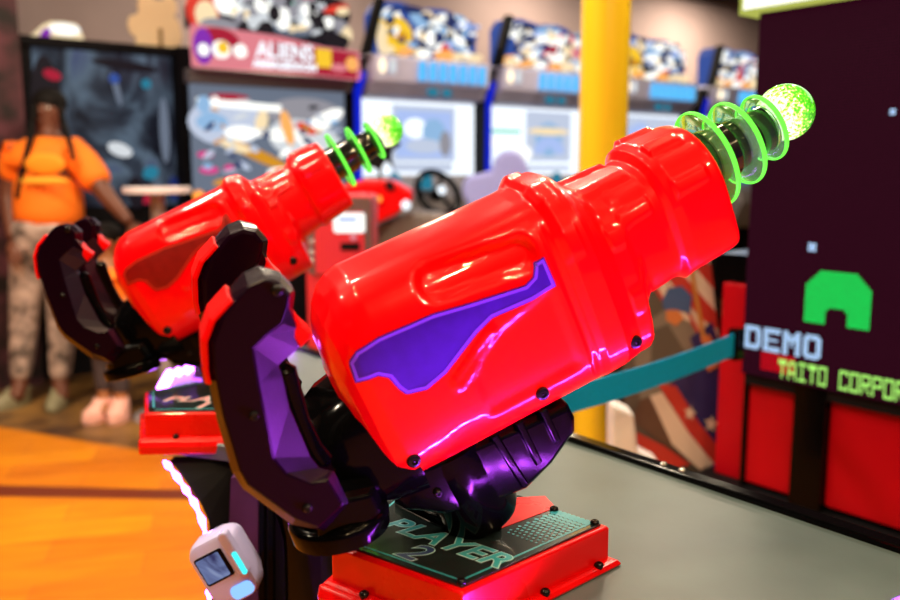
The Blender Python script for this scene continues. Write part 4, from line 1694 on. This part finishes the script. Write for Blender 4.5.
# ------------------------------------------------------------------ mech shooter
ms = empty('shooter_cabinet', (1.935, 4.9, 0))
tag(ms, 'big shooter cabinet with red lit marquee and armoured figures on top, left of the racers', 'arcade cabinet')
b = BM()
box(b, (.22, .02, 0), (1.05, .44, 1.84))
link('cabinet_body', b, M['cab_black'], ms)
b = BM()
box(b, (.03, -.01, 1.15), (1.10, .02, 1.78))
s = link('screen', b, ART['steel'], ms)
picture('screen_picture', s, [(.55, 1.45, .53, .31, 0, 'steel', 'box'), (.25, 1.55, .25, .14, 0, 'paperdim'), (.8, 1.62, .28, .10, 0, 'grey'), (.80, 1.45, .28, .13, -10, 'silver'), (.93, 1.58, .17, .05, 25, 'white'), (.86, 1.40, .22, .035, -35, 'white'),
                              (.80, 1.53, .08, .03, -20, 'red'), (.27, 1.70, .13, .02, 0, 'crimson'), (.34, 1.655, .28, .022, -2, 'white', 'box'), (.34, 1.49, .11, .045, 0, 'white'), (.60, 1.485, .07, .04, 0, 'white'),
                              (.45, 1.36, .27, .035, -22, 'gold'), (.30, 1.41, .10, .03, -15, 'cream'), (.66, 1.53, .04, .11, 15, 'orange'), (.10, 1.36, .05, .02, 0, 'magenta'), (.12, 1.27, .06, .022, 0, 'magenta'), (.25, 1.28, .03, .022, 0, 'magenta'),
                              (.60, 1.25, .09, .035, 0, 'white'), (.30, 1.20, .03, .03, 0, 'silver'), (.15, 1.55, .10, .05, 0, 'sky'), (.48, 1.56, .04, .07, -15, 'cream'), (.95, 1.22, .1, .07, 0, 'steel'), (.1, 1.65, .04, .05, 0, 'sky')] + [(random.uniform(.08, 1.02), random.uniform(1.18, 1.72), random.uniform(.012, .05), random.uniform(.006, .018), random.uniform(-50, 50), random.choice(('white', 'silver', 'navy', 'sky', 'dark', 'paperdim', 'gold'))) for _ in range(40)]).location = (0, -.012, 0)
b = BM()
box(b, (0, -.06, 1.765), (1.13, .02, 1.85))
link('upper_bezel', b, mat('dark_grey_bezel', (.07, .065, .08), .35), ms, bevel=.01)
b = BM()
prism(b, [[Vector((x, y, z)) for x, z in ((0, 1.85), (1.14, 1.85), (1.13, 1.99), (.55, 2.06), (0, 2.08))] for y in (-.16, -.09)])
mq = link('marquee', b, ART['pink'], ms, bevel=.01)
mq['label'] = 'red lit marquee with white lettering'
picture('marquee_lamps', mq, [(.56, 1.94, .56, .09, -2, 'pink', 'box'), (.80, 1.93, .30, .08, -2, 'crimson', 'box'), (.14, 1.99, .14, .08, 0, 'crimson'), (.05, 1.96, .06, .10, 0, 'violet'), (.05, 1.94, .035, .035, 0, 'white'), (.16, 1.95, .06, .05, 0, 'white'), (.17, 1.96, .035, .035, 0, 'yellow'), (.28, 1.95, .045, .04, 0, 'white'),
                              (.40, 1.96, .08, .06, 0, 'pink'), (.85, 1.95, .055, .055, 0, 'yellow', 'box'), (1.06, 1.93, .045, .045, 0, 'orange'), (.96, 1.90, .06, .025, 0, 'pink')]).location = (0, -.162, 0)
for tx, sz, z in (('ALIENS', .125, 1.965), ('ARMAGEDDON', .062, 1.885)):
    tm = text_mesh(tx, sz, 0, .003, .002, True, 1.0)
    bmesh.ops.transform(tm, matrix=Matrix.Translation((.575, -.176, z)) @ Matrix.Rotation(PI / 2, 4, 'X'), verts=tm.verts)
    link('marquee_lettering', tm, ART['paper'], mq)
b = BM()
tp = [(.0, 2.07), (.0, 2.19), (.10, 2.26), (.16, 2.42), (.26, 2.50), (.9, 2.50), (.98, 2.30), (1.08, 2.27), (1.11, 2.10), (1.09, 2.0), (.55, 2.05)]
prism(b, [[Vector((x, y, z)) for x, z in tp] for y in (-.06, -.02)])
tt = link('topper', b, ART['dark'], ms, bevel=.01)
picture('topper_picture', tt, [(.10, 2.16, .10, .12, 20, 'red'), (.20, 2.32, .05, .15, -25, 'red'), (.12, 2.15, .07, .08, 0, 'cream'), (.26, 2.30, .09, .14, -15, 'white'), (.20, 2.10, .12, .04, 0, 'grey'), (.38, 2.26, .07, .12, -25, 'dark'), (.42, 2.16, .09, .06, -30, 'silver'), (.43, 2.42, .08, .10, 0, 'silver'),
                               (.60, 2.30, .18, .18, 0, 'silver'), (.58, 2.36, .07, .07, 0, 'cream'), (.72, 2.28, .10, .10, 0, 'grey'), (.62, 2.20, .05, .045, 0, 'white'), (.67, 2.38, .02, .12, 15, 'green'), (.80, 2.40, .07, .10, -20, 'pink'), (.70, 2.12, .15, .04, 0, 'steel'), (.30, 2.20, .05, .04, 30, 'white'), (.50, 2.24, .05, .04, -30, 'white'), (.50, 2.34, .06, .03, 40, 'cream'), (.70, 2.40, .05, .03, 20, 'white'), (.78, 2.22, .05, .06, 10, 'silver'), (.34, 2.40, .06, .05, 30, 'silver'), (.86, 2.30, .04, .08, 0, 'pink'), (.56, 2.20, .04, .05, 0, 'dark'), (.66, 2.30, .03, .06, -20, 'dark'), (.48, 2.30, .02, .07, 20, 'dark'),
                               (.98, 2.24, .13, .10, 0, 'dark'), (1.0, 2.27, .10, .025, 15, 'red'), (1.05, 2.26, .05, .025, 10, 'cream'), (.94, 2.18, .05, .035, 10, 'white'), (1.03, 2.17, .06, .04, -20, 'grey'), (1.08, 2.12, .04, .05, 0, 'cream'), (1.0, 2.08, .10, .04, 0, 'dark'), (.86, 2.14, .06, .08, 0, 'dark'), (.5, 2.1, .05, .05, 0, 'dark')] + [(random.uniform(.25, .92), random.uniform(2.08, 2.46), random.uniform(.012, .04), random.uniform(.012, .04), random.uniform(0, 180), random.choice(('white', 'silver', 'dark', 'cream', 'dark', 'grey', 'white'))) for _ in range(50)]).location = (0, -.062, 0)
b = BM()
ellipsoid(b, (.03, -.06, 1.12), .035)
link('orange_lamp', b, M['orange_lamp'], ms, smooth=True)
b = BM()
box(b, (.05, -.35, .0), (.90, .01, 1.05))
link('front_console', b, M['cab_black'], ms, bevel=.03)

ms.scale = (.94, 1, .975)

# ------------------------------------------------------------------ big dark screen behind the woman
tv = empty('big_screen_cabinet', (1.22, 5.5, 0))
tag(tv, 'black cabinet with big dim blue screen behind the woman', 'arcade cabinet')
b = BM()
box(b, (0, 0, 0), (.97, .5, 1.97))
link('cabinet_body', b, M['cab_black'], tv)
M['dim_screen'] = art_glow('dim_blue_screen', [(.004, .004, .008), (.008, .010, .018), (.03, .04, .06), (.09, .13, .18), (.04, .05, .14)], 1.0, 2.2, 3.1, 1.0, (1.6, 1, .9))
b = BM()
box(b, (.06, -.012, 1.02), (.865, .0, 1.93))
s = link('screen', b, M['dim_screen'], tv)
ART_dim = [(.12, 1.55, .09, .34, 0, 'dark'), (.16, 1.78, .05, .03, -15, 'crimson'), (.52, 1.72, .018, .10, 12, 'steel'), (.51, 1.78, .03, .03, 0, 'blue'), (.70, 1.76, .03, .03, 0, 'teal'), (.52, 1.36, .075, .04, -20, 'silver'), (.80, 1.48, .03, .20, 0, 'steel'),
                              (.70, 1.22, .05, .04, 20, 'teal'), (.84, 1.12, .03, .08, 0, 'navy'), (.58, 1.86, .2, .03, -5, 'dark'), (.66, 1.06, .06, .03, 0, 'crimson'), (.60, 1.1, .05, .10, 0, 'dark')]
picture('screen_picture', s, ART_dim).location = (0, -.014, 0)
b = BM()
box(b, (.875, -.10, 0), (.99, .0, 1.99))
link('side_bezel', b, M['cab_black'], tv)
b = BM()
box(b, (-.02, -.03, 1.94), (.99, .5, 1.99))
link('top_bezel', b, M['cab_black'], tv)
# things standing on it
M['cutout'] = mat('cream_board', (.95, .72, .45), .7)
b = BM()
cp = [(.70, 2.0), (.705, 2.06), (.665, 2.09), (.65, 2.14), (.67, 2.19), (.71, 2.20), (.735, 2.22), (.73, 2.27), (.75, 2.32), (.80, 2.335), (.84, 2.31), (.90, 2.30), (.935, 2.325), (.985, 2.335), (1.015, 2.30), (1.02, 2.25), (.995, 2.22), (1.03, 2.18), (1.05, 2.10), (1.03, 2.03), (1.0, 2.0)]
cp = [(.70 + (x - .70) * .86, 2.0 + (z - 2.0) * 1.0) for x, z in cp]
prism(b, [[Vector((x + 1.22, 5.63 + y, z - .01)) for x, z in cp] for y in (0, .02)])
o = link('cutout_sign', b, M['cutout'], bevel=.003)
tag(o, 'cream cut-out board seen from behind on top of the dim screen cabinet', 'sign')
b = BM()
box(b, (.845 + 1.22, 5.615, 1.99), (.865 + 1.22, 5.63, 2.12))
link('prop_batten', b, mat('brown_batten', (.28, .17, .07), .7), o)['label'] = 'brown batten up the back'
b = BM()
lp = [(.06, 1.99), (.14, 2.04), (.20, 2.10), (.28, 2.105), (.36, 2.10), (.385, 2.04), (.40, 1.99)]
prism(b, [[Vector((x + 1.22, 5.62 + y, z + .002)) for x, z in offset_poly(lp, i)] for y, i in ((0, .01), (.02, 0), (.14, 0), (.16, .01))])
o = link('topper_lamp', b, ART['cream'], bevel=.015)
tag(o, 'small glowing white hood lamp standing on the dim screen cabinet', 'lamp')
picture('lamp_patch', o, [(.17, 2.02, .025, .045, -35, 'violet'), (.28, 2.06, .09, .035, 0, 'white')]).location = (1.22, 5.618, 0)

# dark patterned pillar at the left edge
M['pillar'] = mat('maroon_patterned_panel', (.05, .012, .02), .6, vary=.9, scale=7)
b = BM()
box(b, (.35, 5.4, 0), (1.20, 6.0, 3.5))
o = link('wall_panel', b, M['pillar'])
o.name = 'trim_1'
o['kind'] = 'structure'

# tall round table
b = BM()
tp_ = at(157, 187, 4.3)
tbl = empty('round_table', (tp_.x, tp_.y, 0))
tag(tbl, 'tall round table with white top beside the woman', 'table')
lathe(b, [(tp_.z - .03, .14), (tp_.z - .028, .162), (tp_.z - .004, .162), (tp_.z, .158)], (0, 0, 0), (0, 0, 1), 40)
link('tabletop', b, mat('white_laminate', (.75, .68, .74), .35), tbl, smooth=True)
b = BM()
lathe(b, [(.0, .17), (.015, .16), (.03, .04), (.05, .035), (tp_.z - .03, .035)], (0, 0, 0), (0, 0, 1), 24)
link('pedestal', b, mat('grey_steel_post', (.4, .38, .42), .35, metal=.5), tbl, smooth=True)


# ================================================================== PEOPLE
M['skin'] = mat('brown_skin', (.13, .042, .022), .5, vary=.05)
M['skin_child'] = mat('child_skin', (.34, .13, .05), .5, vary=.05)
M['hair'] = mat('black_hair', (.005, .004, .004), .7, vary=.3, scale=60, spec=.15)
M['shirt'] = mat('orange_cotton', (.95, .20, .006), .75, vary=.05, scale=9)
M['print'] = mat('yellow_shirt_print', (.95, .30, .01), .7)
M['print2'] = mat('pale_shirt_print', (.90, .42, .03), .7)
M['camo'] = mat('grey_patterned_leggings', (.27, .21, .19), .7, vary=.75, scale=16)
M['belt_brown'] = mat('dark_waist', (.10, .06, .03), .7)
M['shoe'] = mat('grey_green_shoe', (.22, .20, .12), .6)
M['pink_shoe'] = mat('pink_shoe', (.80, .42, .36), .5)
M['eye_white'] = mat('eye_white', (.7, .68, .66), .3)
M['dark_pants'] = mat('child_dark_trousers', (.05, .035, .04), .7)


def skin_mesh(name, verts, edges, radii, m, parent, sub=2, root=0):
    me = bpy.data.meshes.new(name + '_skeleton')
    me.from_pydata([tuple(v) for v in verts], edges, [])
    o = bpy.data.objects.new(name, me)
    COL.objects.link(o)
    md = o.modifiers.new('skin', 'SKIN')
    for i, r in enumerate(radii):
        rr = r if isinstance(r, tuple) else (r, r)
        me.skin_vertices[0].data[i].radius = rr
        me.skin_vertices[0].data[i].use_root = (i == root)
    ss = o.modifiers.new('sub', 'SUBSURF')
    ss.levels = sub
    ss.render_levels = sub
    dg = bpy.context.evaluated_depsgraph_get()
    nm = bpy.data.meshes.new_from_object(o.evaluated_get(dg))
    o.modifiers.clear()
    o.data = nm
    bpy.data.meshes.remove(me)
    nm.materials.clear()
    nm.materials.append(m)
    for p in nm.polygons:
        p.use_smooth = True
    o.parent = parent
    return o


def merge_into(o, bm):
    base = bmesh.new()
    base.from_mesh(o.data)
    tmp = bpy.data.meshes.new('t')
    bm.to_mesh(tmp)
    bm.free()
    base.from_mesh(tmp)
    bpy.data.meshes.remove(tmp)
    base.to_mesh(o.data)
    base.free()
    for p in o.data.polygons:
        p.use_smooth = True


def hand_fingers(wrist, d, side, s):
    """palm and five curled fingers; d = direction of the hand, side = towards the thumb"""
    bm = BM()
    d = d.normalized()
    side = (side - d * side.dot(d)).normalized()
    nrm = d.cross(side)
    rot = Matrix((side, nrm, d)).transposed()
    ellipsoid(bm, wrist + d * .05 * s, (.040 * s, .016 * s, .055 * s), 12, 8, mtx=None)
    bmesh.ops.rotate(bm, cent=wrist + d * .05 * s, matrix=rot, verts=bm.verts)
    for k, ln in enumerate((.070, .078, .072, .056)):
        p0 = wrist + d * .085 * s + side * (.026 - .0175 * k) * s
        pts = [p0, p0 + d * ln * .45 * s, p0 + (d * ln * .78 + nrm * .012) * s, p0 + (d * ln * .98 + nrm * .028) * s]
        tube(bm, pts, [.0085 * s, .0085 * s, .0075 * s, .005 * s], 8)
    p0 = wrist + d * .03 * s + side * .030 * s
    tube(bm, [p0, p0 + (d * .022 + side * .022) * s, p0 + (d * .048 + side * .030) * s, p0 + (d * .066 + side * .028) * s], [.012 * s, .011 * s, .009 * s, .006 * s], 8)
    return bm


def person_from(name, loc, label, scale, J, feet_dir):
    root = empty(name, loc)
    tag(root, label, 'person')
    return root


def build_woman():
    D = 4.66
    g = on_z(42, 400, 0)
    root = empty('person', g, None, 'woman in orange shirt with two long dark braids and patterned leggings', 'person')

    def j(u, v, d=D):
        return at(u, v, d) - g
    V = [j(49, 240), j(49, 205), j(48, 168), j(48, 148), j(48, 136), j(48, 122), j(48, 110), j(48, 99),
         j(24, 153), j(14, 160), j(8, 200), j(13, 240, 4.56),
         j(72, 153), j(82, 160), j(108, 198, 4.6), j(131, 224, 4.52),
         j(33, 248), j(25, 310), j(20, 386), j(14, 397, 4.58),
         j(64, 248), j(63, 312), j(60, 386), j(62, 397, 4.58)]
    for i in (19, 23):
        V[i].z = .045
    E_ = [(0, 1), (1, 2), (2, 3), (3, 4), (4, 5), (5, 6), (6, 7), (3, 8), (8, 9), (9, 10), (10, 11), (3, 12), (12, 13), (13, 14), (14, 15), (0, 16), (16, 17), (17, 18), (18, 19), (0, 20), (20, 21), (21, 22), (22, 23)]
    Rr = [.15, .145, .15, .11, .052, .068, .078, .07, .075, .065, .048, .030, .075, .065, .048, .030, .105, .068, .043, .04, .105, .068, .043, .04]
    body = skin_mesh('body', V, E_, Rr, M['skin'], root)
    body['label'] = 'brown skinned body and face'
    merge_into(body, hand_fingers(V[11], V[11] - V[10], RIGHT, 1.0))
    merge_into(body, hand_fingers(V[15], V[15] - V[14], -RIGHT, 1.0))
    hc = j(48, 111)
    face = -FLAT
    bm = BM()
    ellipsoid(bm, hc + face * .082 - ZUP * .012, (.014, .016, .02), 10, 8)
    ellipsoid(bm, hc + face * .070 - ZUP * .052, (.026, .014, .011), 12, 8)
    ellipsoid(bm, hc + RIGHT * .078, (.012, .02, .03), 10, 8)
    ellipsoid(bm, hc - RIGHT * .078, (.012, .02, .03), 10, 8)
    merge_into(body, bm)
    for sgn in (-1, 1):
        bm = BM()
        ellipsoid(bm, hc + face * .070 + RIGHT * .030 * sgn + ZUP * .012, (.014, .010, .008), 10, 8)
        e = link('eye', bm, M['eye_white'], root, smooth=True)
        bm = BM()
        ellipsoid(bm, hc + face * .079 + RIGHT * .030 * sgn + ZUP * .012, (.006, .004, .006), 8, 6)
        link('iris', bm, M['hair'], e, smooth=True)
    # hair pulled back, two braids
    bm = BM()
    ellipsoid(bm, hc + ZUP * .045 - face * .025, (.090, .092, .078), 20, 12)
    for sgn, path in ((-1, [(35, 104), (33, 122), (30, 140), (25, 160), (20, 180), (17, 198)]), (1, [(60, 104), (63, 122), (67, 134), (71, 148), (73, 160)])):
        pts = [j(u, v, D - .10 - .06 * (i > 1)) for i, (u, v) in enumerate(path)]
        dense = []
        for a, c in zip(pts, pts[1:]):
            dense += [a + (c - a) * k / 6 for k in range(6)]
        dense.append(pts[-1])
        tube(bm, dense, [.021 * (1.0 if i % 2 else .78) * (1 - .35 * i / len(dense)) for i in range(len(dense))], 8)
    link('hair', bm, M['hair'], root, smooth=True)
    # shirt
    SV = [j(49, 236), j(49, 208), j(48, 172), j(48, 151), j(48, 144), j(26, 153), j(15, 161), j(10, 186), j(71, 153), j(84, 163), j(101, 188, 4.62)]
    SE = [(0, 1), (1, 2), (2, 3), (3, 4), (3, 5), (5, 6), (6, 7), (3, 8), (8, 9), (9, 10)]
    sh = skin_mesh('shirt', SV, SE, [.190, .188, .188, .13, .07, .10, .092, .080, .10, .092, .085], M['shirt'], root)
    bm = BM()
    for (u, v, ru, rv, mi) in ((45, 164, .105, .055, 0), (44, 181, .125, .020, 1)):
        ellipsoid(bm, j(u, v, D - .205), (ru, .012, rv), 16, 8, mi, Matrix.Rotation(-R_(YAW), 3, 'Z'))
    link('shirt_print', bm, [M['print'], M['print2']], sh, smooth=True)
    # leggings
    LV = [j(49, 238), j(33, 252), j(25, 310), j(20, 384), j(64, 250), j(63, 312), j(60, 384), j(49, 212)]
    lg = skin_mesh('leggings', LV, [(0, 1), (1, 2), (2, 3), (0, 4), (4, 5), (5, 6), (0, 7)], [.178, .128, .086, .055, .128, .086, .055, .165], M['camo'], root)
    for i, (u, v) in enumerate(((19, 392), (60, 392))):
        p = j(u, v)
        p.z = 0
        bm = BM()
        d = (-FLAT + RIGHT * (-.5 if i == 0 else .15)).normalized()
        w = Vector((-d.y, d.x, 0))
        lay = []
        for z, k in ((.0, .95), (.025, 1.0), (.05, .9), (.08, .62), (.10, .45)):
            ring = []
            for t in range(20):
                a = 2 * PI * t / 20
                fx = math.cos(a)
                sh_ = .06 - (.05 if z > .06 else 0)
                ring.append(p + d * (fx * .13 * k + sh_ * k) + w * (math.sin(a) * .05 * (.6 + .4 * k)) + ZUP * z)
            lay.append(ring)
        prism(bm, lay)
        link('shoe', bm, M['shoe'], root, smooth=True)
    return root


def build_child():
    D = 4.42
    g = on_z(112, 412, 0)
    root = empty('person', g, None, 'small child in orange shirt and pink shoes beside the woman', 'person')

    def j(u, v, d=D):
        return at(u, v, d) - g
    V = [j(110, 325), j(109, 300), j(108, 278), j(107, 267), j(106, 259), j(105, 249), j(105, 241), j(105, 233), j(94, 272), j(88, 298), j(90, 322, 4.34), j(121, 272), j(126, 298), j(124, 322, 4.34),
         j(103, 330), j(103, 365), j(104, 400), j(102, 408, 4.34), j(118, 330), j(119, 367), j(121, 402), j(122, 411, 4.34)]
    E_ = [(0, 1), (1, 2), (2, 3), (3, 4), (4, 5), (5, 6), (6, 7), (3, 8), (8, 9), (9, 10), (3, 11), (11, 12), (12, 13), (0, 14), (14, 15), (15, 16), (16, 17), (0, 18), (18, 19), (19, 20), (20, 21)]
    for i in (17, 21):
        V[i].z = .035
    Rr = [.085, .085, .085, .06, .036, .062, .072, .060, .042, .032, .023, .042, .032, .023, .062, .045, .032, .03, .062, .045, .032, .03]
    body = skin_mesh('body', V, E_, Rr, M['skin_child'], root)
    merge_into(body, hand_fingers(V[10], V[10] - V[9], RIGHT, .65))
    merge_into(body, hand_fingers(V[13], V[13] - V[12], -RIGHT, .65))
    hc = j(105, 243)
    face = -FLAT
    bm = BM()
    ellipsoid(bm, hc + face * .074 - ZUP * .012, (.010, .010, .012), 10, 8)
    ellipsoid(bm, hc + face * .064 - ZUP * .038, (.02, .010, .008), 12, 8)
    ellipsoid(bm, hc + RIGHT * .072, (.01, .016, .022), 10, 8)
    ellipsoid(bm, hc - RIGHT * .072, (.01, .016, .022), 10, 8)
    merge_into(body, bm)
    for sgn in (-1, 1):
        bm = BM()
        ellipsoid(bm, hc + face * .066 + RIGHT * .026 * sgn + ZUP * .008, (.011, .008, .007), 10, 8)
        e = link('eye', bm, M['eye_white'], root, smooth=True)
        bm = BM()
        ellipsoid(bm, hc + face * .073 + RIGHT * .026 * sgn + ZUP * .008, (.005, .004, .005), 8, 6)
        link('iris', bm, M['hair'], e, smooth=True)
    bm = BM()
    ellipsoid(bm, hc + ZUP * .035 - face * .022, (.080, .082, .068), 20, 12)
    link('hair', bm, M['hair'], root, smooth=True)
    SV = [j(109, 326), j(109, 300), j(108, 280), j(107, 269), j(95, 273), j(89, 294), j(121, 273), j(126, 294)]
    skin_mesh('shirt', SV, [(0, 1), (1, 2), (2, 3), (3, 4), (4, 5), (3, 6), (6, 7)], [.115, .112, .108, .07, .058, .05, .058, .05], M['shirt'], root)
    TV_ = [j(110, 330), j(103, 338), j(103, 365), j(104, 394), j(118, 338), j(119, 367), j(121, 396)]
    skin_mesh('trousers', TV_, [(0, 1), (1, 2), (2, 3), (0, 4), (4, 5), (5, 6)], [.095, .072, .055, .042, .072, .055, .042], M['dark_pants'], root)
    for i, (u, v) in enumerate(((104, 404), (121, 407))):
        p = j(u, v)
        p.z = 0
        bm = BM()
        d = (-FLAT + RIGHT * (-.35 if i == 0 else .05)).normalized()
        w = Vector((-d.y, d.x, 0))
        lay = []
        for z, k in ((.0, .95), (.02, 1.0), (.055, .92), (.085, .62), (.105, .48)):
            ring = []
            for t in range(20):
                a = 2 * PI * t / 20
                ring.append(p + d * (math.cos(a) * .105 * k + (.045 - (.035 if z > .06 else 0)) * k) + w * (math.sin(a) * .05 * (.6 + .4 * k)) + ZUP * z)
            lay.append(ring)
        prism(bm, lay)
        link('shoe', bm, M['pink_shoe'], root, smooth=True)
    return root


build_woman()
build_child()
